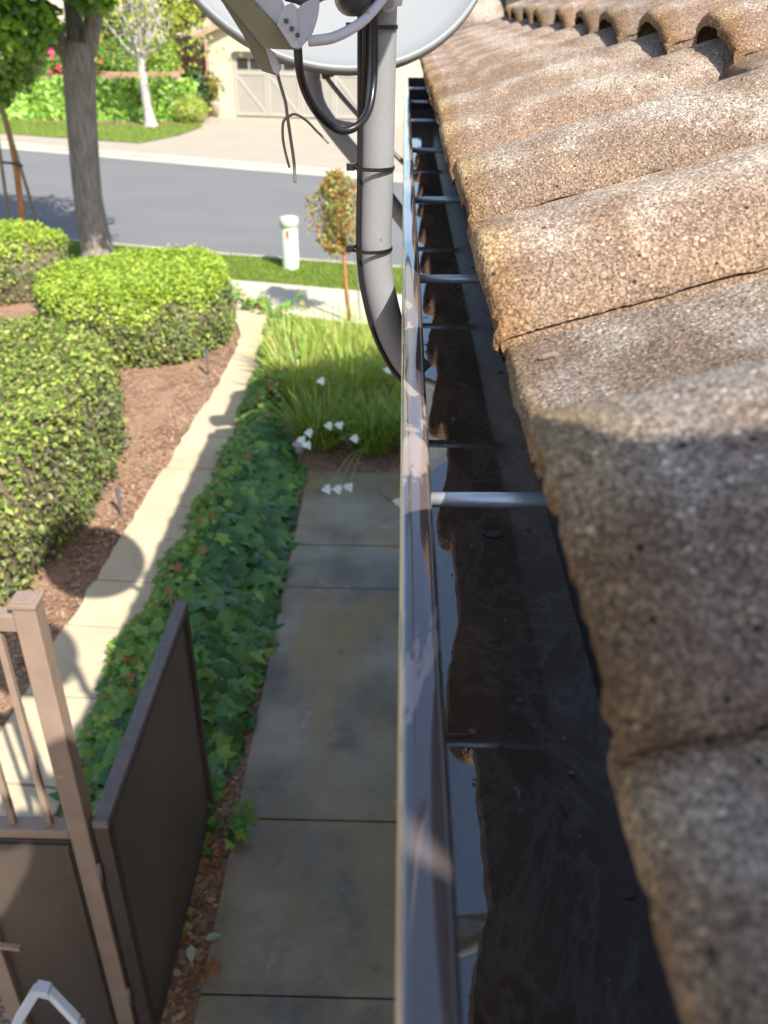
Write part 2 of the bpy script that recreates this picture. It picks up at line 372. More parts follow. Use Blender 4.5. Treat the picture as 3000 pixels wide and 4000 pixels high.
def hedge(poly, H, mat, label, ntop, nside, size, name='hedge', tmpl=OV, rr=.16, z0=0, group=None, seed=1, cat='hedge', bare=0, sidemat=None):
    poly = smooth_poly(poly); cx = sum(p[0] for p in poly)/len(poly); cy = sum(p[1] for p in poly)/len(poly)
    root = empty(name, (cx, cy, z0), label, cat, group)
    x, y = rand_in(poly, ntop); d = edge_dist(x, y, poly)
    drop = np.where(d < rr, rr-np.sqrt(np.maximum(0, rr**2-(rr-d)**2)), 0)
    zt = H-drop+.045*lump(x, y, x*0, 3.4, seed)+.02*lump(x, y, x*0, 11, seed+2)+RNG.normal(0, .018, ntop)+np.where(RNG.random(ntop) < .06, RNG.uniform(0, .06, ntop), 0)
    P1 = np.stack([x, y, z0+zt], 1)
    N1 = np.stack([RNG.normal(0, .5, ntop), RNG.normal(0, .5, ntop), np.ones(ntop)], 1)
    # sides
    seg = [(np.array(poly[i]), np.array(poly[(i+1) % len(poly)])) for i in range(len(poly))]
    L = np.array([np.linalg.norm(b-a) for a, b in seg]); idx = RNG.choice(len(seg), nside, p=L/L.sum()); t = RNG.random(nside)
    A = np.array([s[0] for s in seg])[idx]; B = np.array([s[1] for s in seg])[idx]; Q = A+(B-A)*t[:, None]
    nn = np.stack([(B-A)[:, 1], -(B-A)[:, 0]], 1); nn = norm(nn)
    area = sum(poly[i][0]*poly[(i+1) % len(poly)][1]-poly[(i+1) % len(poly)][0]*poly[i][1] for i in range(len(poly)))
    if area < 0: nn = -nn
    z = RNG.uniform(.02, H, nside); inn = np.where(z > H-rr, rr-np.sqrt(np.maximum(0, rr**2-(z-H+rr)**2)), 0)
    inn = inn+np.where(z < .2, (.2-z)*.3, 0)
    off = .075*lump(Q[:, 0], Q[:, 1], z, 4.2, seed)+.03*lump(Q[:, 0], Q[:, 1], z, 12, seed+1)+RNG.normal(0, .026, nside)-inn-.02+np.where(RNG.random(nside) < .05, RNG.uniform(0, .08, nside), 0)
    P2 = np.stack([Q[:, 0]+nn[:, 0]*off, Q[:, 1]+nn[:, 1]*off, z0+z], 1)
    if bare:
        g = lump(Q[:, 0], Q[:, 1], z, 4.5, seed+3); keep = (g+RNG.normal(0, .25, nside)) < bare; P2 = P2[keep]; nn = nn[keep]
    k = len(P2); N2 = np.stack([nn[:, 0]+RNG.normal(0, .6, k), nn[:, 1]+RNG.normal(0, .6, k), .45+RNG.normal(0, .5, k)], 1)
    if sidemat is None:
        P = np.concatenate([P1, P2]); N = np.concatenate([N1, N2]); instances('foliage', *tmpl, P, N, RNG.uniform(.5, 1.35, len(P))*size, mat, root)
    else:
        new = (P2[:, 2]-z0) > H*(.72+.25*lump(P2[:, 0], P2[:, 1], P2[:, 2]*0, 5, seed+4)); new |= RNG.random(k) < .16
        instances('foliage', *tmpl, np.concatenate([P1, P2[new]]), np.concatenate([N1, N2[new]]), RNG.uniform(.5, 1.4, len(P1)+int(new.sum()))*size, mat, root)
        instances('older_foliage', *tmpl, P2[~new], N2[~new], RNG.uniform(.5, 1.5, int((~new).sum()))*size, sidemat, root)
    # bare twigs showing on the face
    kk = min(len(P2), int(nside*.12)); sel = RNG.choice(len(P2), kk, replace=False)
    instances('twigs', [(-.03, 0, 0), (.03, 0, 0), (.015, 1, .1), (-.015, 1, .1)], [(0, 1, 2, 3)], P2[sel]-N2[sel]*.02, RNG.normal(0, 1, (kk, 3)), RNG.uniform(.05, .11, kk), M_TWIGL, root, T=N2[sel]*.6+RNG.normal(0, .5, (kk, 3)))
    # woody core
    n = len(poly); mb = MB(); ins = .055
    def ring(f, zz):
        return [(cx+(p[0]-cx)*(1-f/max(.3, math.hypot(p[0]-cx, p[1]-cy))), cy+(p[1]-cy)*(1-f/max(.3, math.hypot(p[0]-cx, p[1]-cy))), z0+zz) for p in poly]
    rings = [ring(.18, 0), ring(.10, .15), ring(ins, H*.5), ring(ins+.02, H-rr), ring(rr*.75, H-.075), ring(rr*1.6, H-.045)]
    vs = [v for r in rings for v in r]; fs = []
    for r in range(len(rings)-1):
        for i in range(n): fs.append((r*n+i, r*n+(i+1) % n, (r+1)*n+(i+1) % n, (r+1)*n+i))
    fs.append(tuple((len(rings)-1)*n+i for i in range(n)))
    mb.add(vs, fs); mb.build('branches', M_TWIG, root, True)
    return root
def sheet(name, poly, z, mat, kind='structure', thick=0.0):
    mb = MB(); n = len(poly)
    if thick: mb.prism([(x, y, z-thick) for x, y in poly], (0, 0, thick))
    else: mb.add([(x, y, z) for x, y in poly], [tuple(range(n))])
    o = mb.build(name, mat); tag(o, kind=kind); return o
def xy(p): return (p[0], p[1])

# ================================================================ GROUND
mb = MB(); mb.add([(-250, -60, -.13), (250, -60, -.13), (250, 300, -.13), (-250, 300, -.13)], [(0, 1, 2, 3)])
tag(mb.build('ground', M_MULCH), kind='structure')
# side path of concrete slabs (right part runs under the eave to the house wall)
joints = [1.05, 2.115, 3.0, 5.00, 5.56, 6.80]
jz = [.2, 1.05, xy(at(772, 3888))[1], xy(at(1000, 3203))[1], xy(at(1400, 2304))[1], xy(at(1400, 2136))[1], 6.84]
mb = MB()
for i in range(len(jz)-1):
    mb.box((-.785, jz[i]+.006, -.08), (.56, jz[i+1]-.006, 0.012+.003*(i % 2)))
# small mitred apron slab at its end
o = mb.build('path', M_PATH, bevel=.006); tag(o, kind='structure')
mb = MB(); mb.box((-.78, .2, -.05), (.56, 6.83, -.004)); tag(mb.build('path_joint_soil', M_SOIL), kind='structure')
# diagonal score line of the last slab
mb = MB(); a = at(1480, 1935); b = at(1575, 1990); d = (b-a); d = Vector((d.x, d.y, 0)).normalized()*.9; w = Vector((-d.y, d.x, 0)).normalized()*.004
mb.add([a-w*1+Vector((0, 0, .0185))-d*.02, a+w+Vector((0, 0, .0185))-d*.02, a+d+w+Vector((0, 0, .0185)), a+d-w+Vector((0, 0, .0185))], [(0, 1, 2, 3)])
tag(mb.build('path_score', M_SOIL), kind='structure')
# curved pale strip path, cast in pieces
lp = [(-2.60, 12.3), (-2.35, 11.55), (-2.06, 10.8), (-1.94, 10.0), (-1.94, 9.1), (-1.98, 8.3), (-2.03, 7.6), (-2.05, 7.0), (-2.09, 6.3), (-2.12, 5.5), (-2.15, 4.9), (-2.19, 4.2), (-2.22, 3.6), (-2.3, 2.8), (-2.4, 1.8), (-2.5, .8)]
wd = [.40, .42, .44, .44, .44, .46, .48, .5, .5, .52, .52, .52, .54, .56, .6, .6]
C = spline([(x, y, 0) for x, y in lp], 12); WD = np.interp(np.linspace(0, len(lp)-1, len(C)), range(len(lp)), wd)
mb = MB(); acc = 0; cur = [0]; cuts = []
targets = [0]
dist = [0]
for i in range(1, len(C)): dist.append(dist[-1]+(C[i]-C[i-1]).length)
tot = dist[-1]; s = 0; random.seed(11); pieces = []
while s < tot:
    e = min(tot, s+random.uniform(.50, .72)); pieces.append((s, e)); s = e
def cpt(d):
    d = min(max(d, 0), tot-1e-4); i = int(np.searchsorted(dist, d, side='right')-1); i = min(i, len(C)-2); t = (d-dist[i])/(dist[i+1]-dist[i])
    p = C[i].lerp(C[i+1], t); T = (C[i+1]-C[i]).normalized(); R_ = Vector((-T.y, T.x, 0)); return p, R_*(1 if R_.x > 0 else -1), WD[i]
for (a, b) in pieces:
    L_ = []; R_ = []
    for k in range(5):
        p, rr_, w = cpt(a+.009+(b-a-.018)*k/4); j = .016
        L_.append(p+Vector((random.uniform(-j, j), 0, 0))); R_.append(p+rr_*(w+random.uniform(-j, j)*1.5))
    zz = .03+random.uniform(-.004, .004)
    mb.prism([(*q[:2], -.03) for q in L_]+[(*q[:2], -.03) for q in reversed(R_)], (0, 0, .03+zz))
tag(mb.build('stepping_path', M_STONE, bevel=.008), kind='structure')
# sidewalk, lawn strips, kerbs, road (the street runs slightly askew and bends)
def ln(p, q, x):  # y on the line through two ground points at x
    return p[1]+(q[1]-p[1])*(x-p[0])/(q[0]-p[0])
wn = [(-20, 17.5), (-8, 13.4), (-4.5, 12.3), (-1.60, 11.33), (.04, 10.78), (4, 9.6), (14, 7.2)]
wf = [(-20, 19.2), (-8, 14.9), (-4.5, 13.6), (-2.69, 12.96), (.04, 12.30), (4, 11.2), (14, 8.8)]
rn = [(-20, 20.4), (-10, 17.0), (-7.14, 15.78), (-3.125, 14.65), (.034, 13.92), (4, 13.1), (14, 11.0)]
rf = [(-30, 35.5), (-20, 30.7), (-11.675, 27.0), (-7.5, 25.25), (-3.73, 23.68), (.014, 22.23), (6, 20.2), (20, 16.5)]
def grow(line, d): return [(x, y+d) for x, y in line]
sheet('mulch_bed', [(-40, -20), (14, -20), (14, 7.3)]+[(x, y+.02) for x, y in reversed(wn)]+[(-40, 24)], -.008, M_MULCH)
sheet('lawn', [(-1.55, 10.0), (-.9, 9.6), (3.5, 8.8), (8, 8)]+[(14, 7.2), (4, 9.6), (.04, 10.78), (-1.6, 11.33)], .004, M_LAWN)
sheet('planting_strip_lawn', wf+list(reversed(grow(rn, -.13))), .012, M_LAWN)
sheet('road', grow(rn, .02)+list(reversed(grow(rf, .0))), -.06, M_ASPH)
# sidewalk in slabs
mb = MB(); xs = [-20, -16.9, -13.8, -10.7, -8, -6.5, -4.96, -3.4, -1.55, .3, 2.2, 4, 6, 9, 14]
wi = lambda L_, x: float(np.interp(x, [p[0] for p in L_], [p[1] for p in L_]))
for i in range(len(xs)-1):
    a, b = xs[i]+.008, xs[i+1]-.008; sk = .34
    mb.prism([(a, wi(wn, a), -.05), (b, wi(wn, b), -.05), (b+.55, wi(wf, b+.55), -.05), (a+.55, wi(wf, a+.55), -.05)], (0, 0, .075))
tag(mb.build('sidewalk', M_WALK, bevel=.008), kind='structure')
def kerb(name, line, w, side):
    mb = MB(); n = len(line)
    prof = [(0, -.09), (0, .02), (.02*side, .035), (.15*side, .035), (.15*side, -.09)] if side > 0 else [(0, -.09), (0, .0), (-.02, .015), (-.15, .02), (-.15, -.09)]
    vs = []; fs = []
    for x, y in line:
        for a, z in prof: vs.append((x, y+a, z))
    k = len(prof)
    for i in range(n-1):
        for j in range(k): fs.append((i*k+j, i*k+(j+1) % k, (i+1)*k+(j+1) % k, (i+1)*k+j))
    mb.add(vs, fs); tag(mb.build(name, M_KERB), kind='structure')
kerb('kerb', [(x, y) for x, y in rn], .15, -1)
mb = MB()  # concrete gutter pan by the far kerb, then kerb
pts = rf
for i in range(len(pts)-1):
    (x0, y0), (x1, y1) = pts[i], pts[i+1]
    mb.add([(x0, y0-.45, -.056), (x1, y1-.45, -.056), (x1, y1, -.05), (x0, y0, -.05)], [(0, 1, 2, 3)])
tag(mb.build('gutter_pan', M_KERB), kind='structure')
kerb('far_kerb', rf, .15, 1)
# far sidewalk / pale apron, far lawn, driveway
fl = [xy(at(0, 522)), xy(at(250, 540)), xy(at(545, 561)), xy(at(700, 530)), xy(at(790, 497))]
fb = [xy(at(790, 486)), xy(at(560, 490)), xy(at(250, 484)), xy(at(0, 468))]
sheet('far_sidewalk', grow(rf, .15)+[(20, 40), (-30, 48)], .0, M_DRIVE)
sheet('far_lawn', [(-30, 38.5)]+fl+fb+[(-30, 44)], .02, M_LAWN)
sheet('far_garden', [(-40, 33), xy(at(0, 474)), xy(at(560, 496)), xy(at(775, 490)), xy(at(800, 470)), (-6.95, 36), (-7.2, 60), (-60, 60)], .03, M_MULCH)

# planted bank across the street
mb = MB(); bx = [-26, -20, -15, -12, -10, -8.4, -7.4]; g = [(32.6, 0), (32.9, .6), (33.2, 1.12), (34.2, 1.24), (38, 1.34), (46, 2.0)]
vs = []; fs = []
for x in bx:
    for y, z in g:
        f = 1 if x < -8 else .93
        vs.append((x, y-(0 if x < -9 else 0), z*f+.02))
k = len(g)
for i in range(len(bx)-1):
    for j in range(k-1): fs.append((i*k+j, (i+1)*k+j, (i+1)*k+j+1, i*k+j+1))
i = len(bx)-1; base = len(vs)
vs += [(bx[-1]+.3, y, 0) for y, z in g]
for j in range(k-1): fs.append((i*k+j, base+j, base+j+1, i*k+j+1))
mb.add(vs, fs); tag(mb.build('bank', simple('far_mulch', (.36, .21, .13), .9, .4, 3, .5, 20)), kind='structure')
# leafy ground cover on its face
n = 9000; x = RNG.uniform(-20, -7.2, n); t = RNG.random(n); zz = 1.22*t; yy = 32.55+.75*t-.12+.12*lump(x, zz, x, 3)
M_COVER = leafmat('bright_ground_cover', [(.09, .22, .025), (.18, .36, .04), (.30, .50, .07), (.40, .58, .10), (.12, .27, .035)], .4, .35)
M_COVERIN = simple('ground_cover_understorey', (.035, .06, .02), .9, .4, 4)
o = instances('ground_cover', *RD, np.stack([x, yy, zz+.03], 1), np.stack([RNG.normal(0, .5, n), -1+RNG.normal(0, .4, n), .5+RNG.normal(0, .5, n)], 1), RNG.uniform(.12, .24, n), M_COVER)
tag(o, 'bright green leafy ground cover on the bank across the road', 'ground cover', kind='stuff')
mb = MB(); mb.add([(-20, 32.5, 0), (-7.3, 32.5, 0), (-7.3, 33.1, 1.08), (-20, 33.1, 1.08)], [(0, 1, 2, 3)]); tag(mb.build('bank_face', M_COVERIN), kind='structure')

# ================================================================ OUR HOUSE
house = empty('house', (.55, 2.5, 0), 'house on the right whose speckled tan tiled eave and brown gutter fill the foreground', 'house')
SL = math.radians(16.5); US = Vector((math.cos(SL), 0, math.sin(SL))); UN = Vector((-math.sin(SL), 0, math.cos(SL)))
PIT = .365; GEND = 4.6
# walls
M_HWALL = simple('house_stucco', (.45, .36, .26), .9, .08, 3, .2, 90)
mb = MB(); mb.box((.56, -3, -.05), (6.5, 4.85, 3.28)); mb.build('wall', M_HWALL, house)
mb = MB(); mb.box((.155, -1.5, 3.13), (.175, 4.72, 3.335)); mb.build('fascia', simple('fascia_paint', (.28, .21, .16), .6, .1, 5), house)
mb = MB(); mb.box((.176, -1.5, 3.19), (.558, 4.72, 3.205)); mb.build('soffit', simple('soffit_paint', (.5, .42, .32), .7, .08, 5), house)
# roof with its tiles
deck = MB(); o0 = Vector((.16, -1.5, 3.330)); deck.obox(o0+US*.0-UN*.012, US*4.2, Vector((0, 6.22, 0)), UN*.012)
roof = deck.build('roof', simple('roof_underlay', (.04, .035, .03), .9, .2, 5), house)
def profile(u, nr=.125):   # u = metres from the crest, + is the far side; height over the pan
    H = .062
    if u > 0: a = min(u/.112, 1); return H*(1-a**2.1)**.85
    a = min(-u/nr, 1); return .0125+(H-.0125)*(1-a**1.75)**.82
def make_tile(yc, base, length, name, seed, parent, far=.25, nr=.125, nl=70, nw=64):
    rnd = np.random.default_rng(seed); th = .013
    mb = MB(); vs = []; L_ = np.concatenate([np.linspace(0, .10, nl//2, endpoint=False), np.linspace(.10, length, nl//2)])
    ph = rnd.uniform(0, 6, 8)
    Us = np.concatenate([np.linspace(far, .115, nw//5, endpoint=False), np.linspace(.115, -nr+.005, nw-nw//5-3), [-nr+.002, -nr, -nr-.0005, -nr-.0005]])
    nw = len(Us)-1
    for i, l in enumerate(L_):
        for j, u in enumerate(Us):
            y = yc+u; z = profile(u, nr)
            if j >= nw-2: z -= .0028*(j-(nw-3))
            if u > .112: z -= .002*math.sin((u-.112)*18)
            wob = .0008*math.sin(y*40+ph[0]+l*14)+.0006*math.sin(l*60+ph[1]+y*30)
            grain = rnd.normal(0, .0004)
            ll = l
            if i == 0: ll = rnd.normal(0, .0012)+.0012*math.sin(y*30+ph[2]); z -= .007
            elif i == 1: ll = l+rnd.normal(0, .0006); z -= .0015
            p = base+US*ll+UN*(z+wob+grain); vs.append((p.x, y, p.z))
    m_ = nw+1; n = len(L_)
    fs = [(i*m_+j, i*m_+j+1, (i+1)*m_+j+1, (i+1)*m_+j) for i in range(n-1) for j in range(nw)]
    # underside + front lip
    b = len(vs)
    for i, l in ((0, 0), (1, L_[1]), (n-1, length)):
        for j in range(m_):
            v = Vector(vs[i*m_+j]); rr_ = rnd.normal(0, .0009) if i == 0 else 0
            v = v-UN*(th*(.85 if i == 0 else 1))+US*rr_; vs.append(tuple(v))
    for j in range(nw):
        fs.append((j+1, j, b+j, b+j+1)); fs.append((b+j+1, b+j, b+m_+j, b+m_+j+1)); fs.append((b+m_+j+1, b+m_+j, b+2*m_+j, b+2*m_+j+1))
    for (e) in (0, nw):
        for i in range(n-1):
            lo0 = b+(0 if i == 0 else m_)+e; lo1 = b+(m_ if i == 0 else 2*m_)+e
            if i == 0: fs.append((i*m_+e, (i+1)*m_+e, lo1, lo0))
        fs.append((m_+e, (n-1)*m_+e, b+2*m_+e, b+m_+e))
    org = Vector((base.x, yc, base.z))
    mb.add([tuple(Vector(v)-org) for v in vs], fs)
    me = bpy.data.meshes.new(name); me.from_pydata(mb.v, [], mb.f); me.materials.append(M_TILE); me.update()
    nt_ = (n-1)*nw; me.polygons.foreach_set('use_smooth', [k < nt_ and (k % nw) < nw-3 for k in range(len(me.polygons))])
    o = bpy.data.objects.new(name, me); COL.objects.link(o); o.location = org; o.parent = parent
    o.matrix_parent_inverse = Matrix.Translation(world_loc(parent)).inverted(); return o
crest = [-1.06, -.70, -.35, -.005, .340, .725, 1.125, 1.51, 1.89, 2.27, 2.66, 3.05, 3.44, 3.83, 4.22, 4.61]
NR = {4: .125, 5: .092, 6: .090, 7: .105}
for c in range(3):
    for i, y in enumerate(crest):
        ov = random.uniform(-.006, .010) if c == 0 else random.uniform(-.01, .01)
        if c == 0: base = Vector((.077+ov*.35, 0, 3.376))+UN*random.uniform(-.002, .004)
        else: base = Vector((.080, 0, 3.376))+US*(.415*c+ov)+UN*(.040*c+random.uniform(-.002, .003))
        q = max(8, int(70-40*min(1, y/3))) if y > -.2 else 16
        yy = y
        nx = (crest[i+1]-y if i+1 < len(crest) else .30); make_tile(yy, base, .475, 'roof_tile', 100*c+i, roof, far=nx-NR.get(i+1, .125)+.02, nr=NR.get(i, .125), nl=q if c == 0 else q//2, nw=max(24, q-8))
# pieces under the nose of each course-one barrel: mortar / pan block seen behind the arches
# rake (gable end) covers along the far end of the roof
def barrel(p0, d, L_, r, n=14, th=.014):
    d = d.normalized(); up = Vector((0, 0, 1)); side = d.cross(up).normalized(); up = side.cross(d)
    vs = []; fs = []
    for k, (R_, base) in enumerate(((r, 0), (r-th, 0))):
        for t, sc in ((0, 1.0), (1, .86)):
            for j in range(n+1):
                a = math.pi*j/n*1.08-.04*math.pi; q = p0+d*(L_*t)+(side*math.cos(a)+up*math.sin(a))*(R_*sc); vs.append(q)
    m_ = n+1
    for j in range(n):
        fs += [(j, j+1, m_+j+1, m_+j), (2*m_+j+1, 2*m_+j, 3*m_+j, 3*m_+j+1), (j+1, j, 2*m_+j, 2*m_+j+1), (m_+j, m_+j+1, 3*m_+j+1, 3*m_+j)]
    fs += [(0, m_, 3*m_, 2*m_), (m_-1, 2*m_-1, 4*m_-1, 3*m_-1)]
    mb = MB(); mb.add(vs, fs); return mb
for k in range(5):
    p = Vector((.10, 4.93, 3.425))+US*(.42*k)+UN*(.012+.030*k)
    barrel(p, US, .46, .115).build('rake_tile', M_TILE, roof, True)
# lower wing beyond the main gable (another eave nearer the street)
wing = MB(); wing.box((.55, 4.86, -.05), (5.5, 5.62, 3.1)); wing.build('wing_wall', M_HWALL, house)
wd2 = MB(); p = Vector((.10, 4.95, 3.30)); wd2.obox(p, US*3.4, Vector((0, .85, 0)), UN*.05); wr = wd2.build('wing_roof', M_FARTILE, house)
for k in range(5):
    barrel(Vector((.14, 5.58, 3.36))+US*(.36*k)+UN*(.01*(k % 2)), US, .42, .09).build('rake_tile', M_TILE, wr, True)
mb = MB(); mb.box((.095, GEND+.03, 3.02), (.54, GEND+.06, 3.36)); mb.build('end_board', simple('dark_slate_paint', (.06, .065, .07), .6, .1, 5), house)
# gutter
def extrude(prof, y0, y1, mats=None):
    mb = MB(); n = len(prof); vs = [(x, y0, z) for x, z in prof]+[(x, y1, z) for x, z in prof]
    mb.add(vs, [(i, (i+1) % n, n+(i+1) % n, n+i) for i in range(n)]+[tuple(range(n)), tuple(reversed(range(n, 2*n)))]); return mb
Y0 = -1.4
gut = extrude([(.0062, 3.294), (.0066, 3.258), (.015, 3.236), (.03, 3.205), (.0325, 3.145), (.153, 3.145), (.153, 3.318), (.1505, 3.318), (.1505, 3.148), (.0345, 3.148), (.0332, 3.206), (.0175, 3.2375), (.0092, 3.259), (.0092, 3.294)], Y0, GEND).build('gutter', M_GUTIN, house)
lipf = extrude([(.0044, 3.2978), (.0032, 3.2955), (.0042, 3.276), (.0060, 3.270), (.0060, 3.2978)], Y0, GEND); lipf.build('gutter_face', M_GUTFACE, gut)
# lip with small dents along its length
mb = MB(); ys = np.linspace(Y0, GEND, 240); prof = [(.0042, 3.2985), (.0052, 3.3003), (.0075, 3.3012), (.012, 3.3016), (.0215, 3.3010), (.0250, 3.2990), (.0262, 3.2955), (.0258, 3.288), (.0225, 3.286), (.0225, 3.2945), (.0058, 3.2945)]
vs = []; n = len(prof)
for y in ys:
    dx = .0004*math.sin(y*7)+.00015*math.sin(y*31); dz = .00015*math.sin(y*14+1)
    vs += [(x+(dx if x > .004 else dx*.3), y, z+dz) for x, z in prof]
fs = [(i*n+j, i*n+(j+1) % n, (i+1)*n+(j+1) % n, (i+1)*n+j) for i in range(len(ys)-1) for j in range(n)]
mb.add(vs, fs); mb.build('gutter_lip', M_LIP, gut, True)
for i, yy in enumerate((-.10, .557, 1.150, 1.69, 2.32, 2.95, 3.55, 4.15)):
    mb = MB(); mb.tube([(.0255, yy, 3.286), (.156, yy, 3.288)], .0056, 20)
    mb.build('hanger_rod', M_ALU if i < 2 else M_STEELDARK, gut, True)
mb = MB(); mb.box((.006, GEND, 3.145), (.153, GEND+.003, 3.3)); mb.build('end_cap', M_GUTIN, gut)
# flashing under the tiles
mb = MB(); mb.prism([(.112, Y0, 3.352), (.170, Y0, 3.368), (.170, Y0, 3.3655)], (0, GEND-Y0, 0)); mb.build('flashing', M_FLASH, house)
wt = MB(); wt.add([(.0345, Y0, 3.166), (.1503, Y0, 3.166), (.1503, GEND, 3.166), (.0345, GEND, 3.166)], [(0, 1, 2, 3)])
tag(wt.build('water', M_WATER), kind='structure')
# scraps floating in the gutter water and on the tiles
def scrap(p, s, mat, label, name='leaf_scrap', cat='leaf litter', rotz=0.0, nrm=(0, 0, 1)):
    pts = []
    mb = MB(); N = Vector(nrm).normalized(); q = N.to_track_quat('Z', 'Y'); rnd = random.Random(int(p[1]*1e4))
    ring = [Vector((math.cos(a+rotz)*s*(1+rnd.uniform(-.3, .3)), math.sin(a+rotz)*s*.55*(1+rnd.uniform(-.3, .3)), 0)) for a in [2*math.pi*k/9 for k in range(9)]]
    b = [Vector(p)+q@v for v in ring]; t = [Vector(p)+q@(v*.75+Vector((0, 0, s*.22))) for v in ring]
    mb.add(b+t, [tuple(reversed(range(9))), tuple(range(9, 18))]+[(i, (i+1) % 9, 9+(i+1) % 9, 9+i) for i in range(9)])
    o = mb.build(name, mat); tag(o, label, cat); return o
M_FOAM = simple('pale_scum', (.20, .19, .18), .25, .4, 300, .5, 600)
scrap(at(1925, 2085, 3.168), .0095, M_FOAM, 'pale blob of froth on the gutter water just below the near bright rod', 'froth', 'froth')
# twig bits on the third tile
def on_tile(x, y, z): return at(x, y, z)

# ================================================================ SATELLITE DISHES
def dpt(x, y, Y): return atY(x, y, Y)
dish = empty('satellite_dish', (.14, 1.15, 3.14), 'nearer satellite dish with thick grey J-shaped mast, black cables and white bracket beside the gutter', 'satellite dish')
YM = 1.15
mast = [dpt(1481, -420, YM), dpt(1479, 0, YM), dpt(1475, 400, YM), dpt(1470, 720, YM), dpt(1465, 930, YM), dpt(1470, 1050, YM), dpt(1486, 1150, YM), dpt(1514, 1260, YM), dpt(1552, 1350, YM), dpt(1605, 1430, YM)]
mast += [Vector((.06, YM, 3.13)), Vector((.13, YM, 3.10))]
mp = spline(mast, 8); mb = MB(); mb.tube(mp, .0213, 32); mast_o = mb.build('mast', M_GREYPAINT, dish, True)
mb = MB(); mb.box((.125, YM-.05, 3.02), (.154, YM+.05, 3.125)); mb.build('foot_plate', M_GREYPAINT, dish, bevel=.003)
# cable clipped down the mast
for off, rad, x0 in ((-.0205, .0036, 0), (-.0145, .0036, 1)):
    cp = []
    for i, p in enumerate(mp):
        w_ = min(1, max(0, (i-12)/14)) if x0 else 0
        t = (mp[min(i+1, len(mp)-1)]-mp[max(i-1, 0)]).normalized(); s_ = t.cross(Vector((0, 1, 0))).normalized()
        if s_.x > 0: s_ = -s_
        cp.append(p+s_*(abs(off)+.007*w_)+Vector((0, -.011 if x0 == 0 else -.0195+.022*w_, 0)))
    if x0: cp = cp[:40]
    mb = MB(); mb.tube(cp, rad, 10); mb.build('cable', M_BLACK, dish, True)
for yy in (105, 665, 970):
    j = min(range(len(mp)), key=lambda i: abs((lambda p: 2000-F*((p-CP).dot(UU))/((p-CP).dot(fw)))(mp[i])-yy))
    t = (mp[j+1]-mp[j-1]).normalized(); a = t.orthogonal().normalized(); b = t.cross(a)
    ring = [mp[j]+(a*math.cos(k*math.pi/16)+b*math.sin(k*math.pi/16))*.0245+Vector((-.003, -.004, 0)) for k in range(33)]
    mb = MB(); vs = []; 
    for p in ring:
        o_ = (p-mp[j]).normalized()*.0012; vs += [p-t*.0022, p+t*.0022, p+t*.0022+o_, p-t*.0022+o_]
    mb.add(vs, [(i*4+c, (i+1)*4+c, (i+1)*4+(c+1) % 4, i*4+(c+1) % 4) for i in range(32) for c in range(4)])
    tl = mp[j]+Vector((-.031, -.006, 0)); mb.box((tl.x-.006, tl.y-.004, tl.z-.004), (tl.x+.004, tl.y+.004, tl.z+.004))
    mb.build('cable_tie', M_BLACK, dish)
def curve(pts, Y, r, name, mat, parent, n=10, Ys=None):
    P = [dpt(x, y, (Ys[i] if Ys else Y)) for i, (x, y) in enumerate(pts)]
    mb = MB(); mb.tube(spline(P, 8), r, n); return mb.build(name, mat, parent, True)
curve([(1163, 185), (1170, 270), (1190, 350), (1232, 430), (1290, 488), (1345, 510), (1400, 488), (1440, 430), (1458, 330), (1462, 180), (1458, 40), (1455, -120)], 1.06, .0046, 'cable', M_BLACK, dish, Ys=[1.02, 1.02, 1.03, 1.04, 1.06, 1.07, 1.08, 1.10, 1.115, 1.12, 1.12, 1.12])
curve([(1205, 160), (1250, 156), (1300, 147), (1360, 120), (1420, 80), (1475, 20), (1520, -40)], 1.06, .0052, 'conduit', M_WHITEPAINT, dish, Ys=[1.0, 1.0, 1.01, 1.03, 1.05, 1.08, 1.1])
def plate(poly, Y, t, name, mat, Ys=None, parent=None, bevel=.001):
    P = [dpt(x, y, (Ys[i] if Ys else Y)) for i, (x, y) in enumerate(poly)]
    mb = MB(); mb.prism(P, (0, t, 0)); return mb.build(name, mat, parent or dish, bevel=bevel)
arm = plate([(790, -150), (900, -150), (989, 0), (1080, 100), (1168, 196), (1120, 194), (1043, 190), (961, 98), (875, 0)], 1.0, .022, 'feed_arm', M_OLIVE)
plate([(915, -120), (1075, -60), (1110, 20), (1085, 95), (1078, 98), (989, 0)], 1.004, .004, 'arm_flange', M_WHITEPAINT)
plate([(800, -110), (875, -12), (961, 104), (1030, 188), (1060, 222), (1086, 298), (1021, 277), (983, 212), (950, 140), (870, 12), (790, -90)], 1.03, .018, 'lower_arm', M_OLIVE)
plate([(1032, 176), (1072, 206), (1096, 262), (1086, 298), (1066, 280)], 1.026, .003, 'arm_tip', M_WHITEPAINT)
plate([(1081, 98), (1096, 50), (1110, 24), (1140, 10), (1162, 33), (1170, 192), (1140, 187)], .985, .003, 'bracket', M_WHITEPAINT, bevel=.0012)
plate([(1162, 33), (1185, 12), (1248, -20), (1246, 40), (1238, 80), (1222, 128), (1190, 170), (1170, 192)], 0, .003, 'bracket', M_WHITEPAINT, Ys=[.985, .992, 1.01, 1.01, 1.008, 1.004, .994, .985])
for bxp in ((1118, 82), (1140, 112), (1163, 137)):
    c = dpt(*bxp, .983); mb = MB(); mb.tube([c, c+Vector((0, -.003, 0))], .0024, 10); mb.build('bolt', M_DARKPLASTIC, dish)
plate([(1095, -60), (1100, 2), (1150, 14), (1215, 42), (1232, 8), (1290, -10), (1290, -60)], 1.02, .05, 'signal_receiver', M_DARKPLASTIC, bevel=.004)
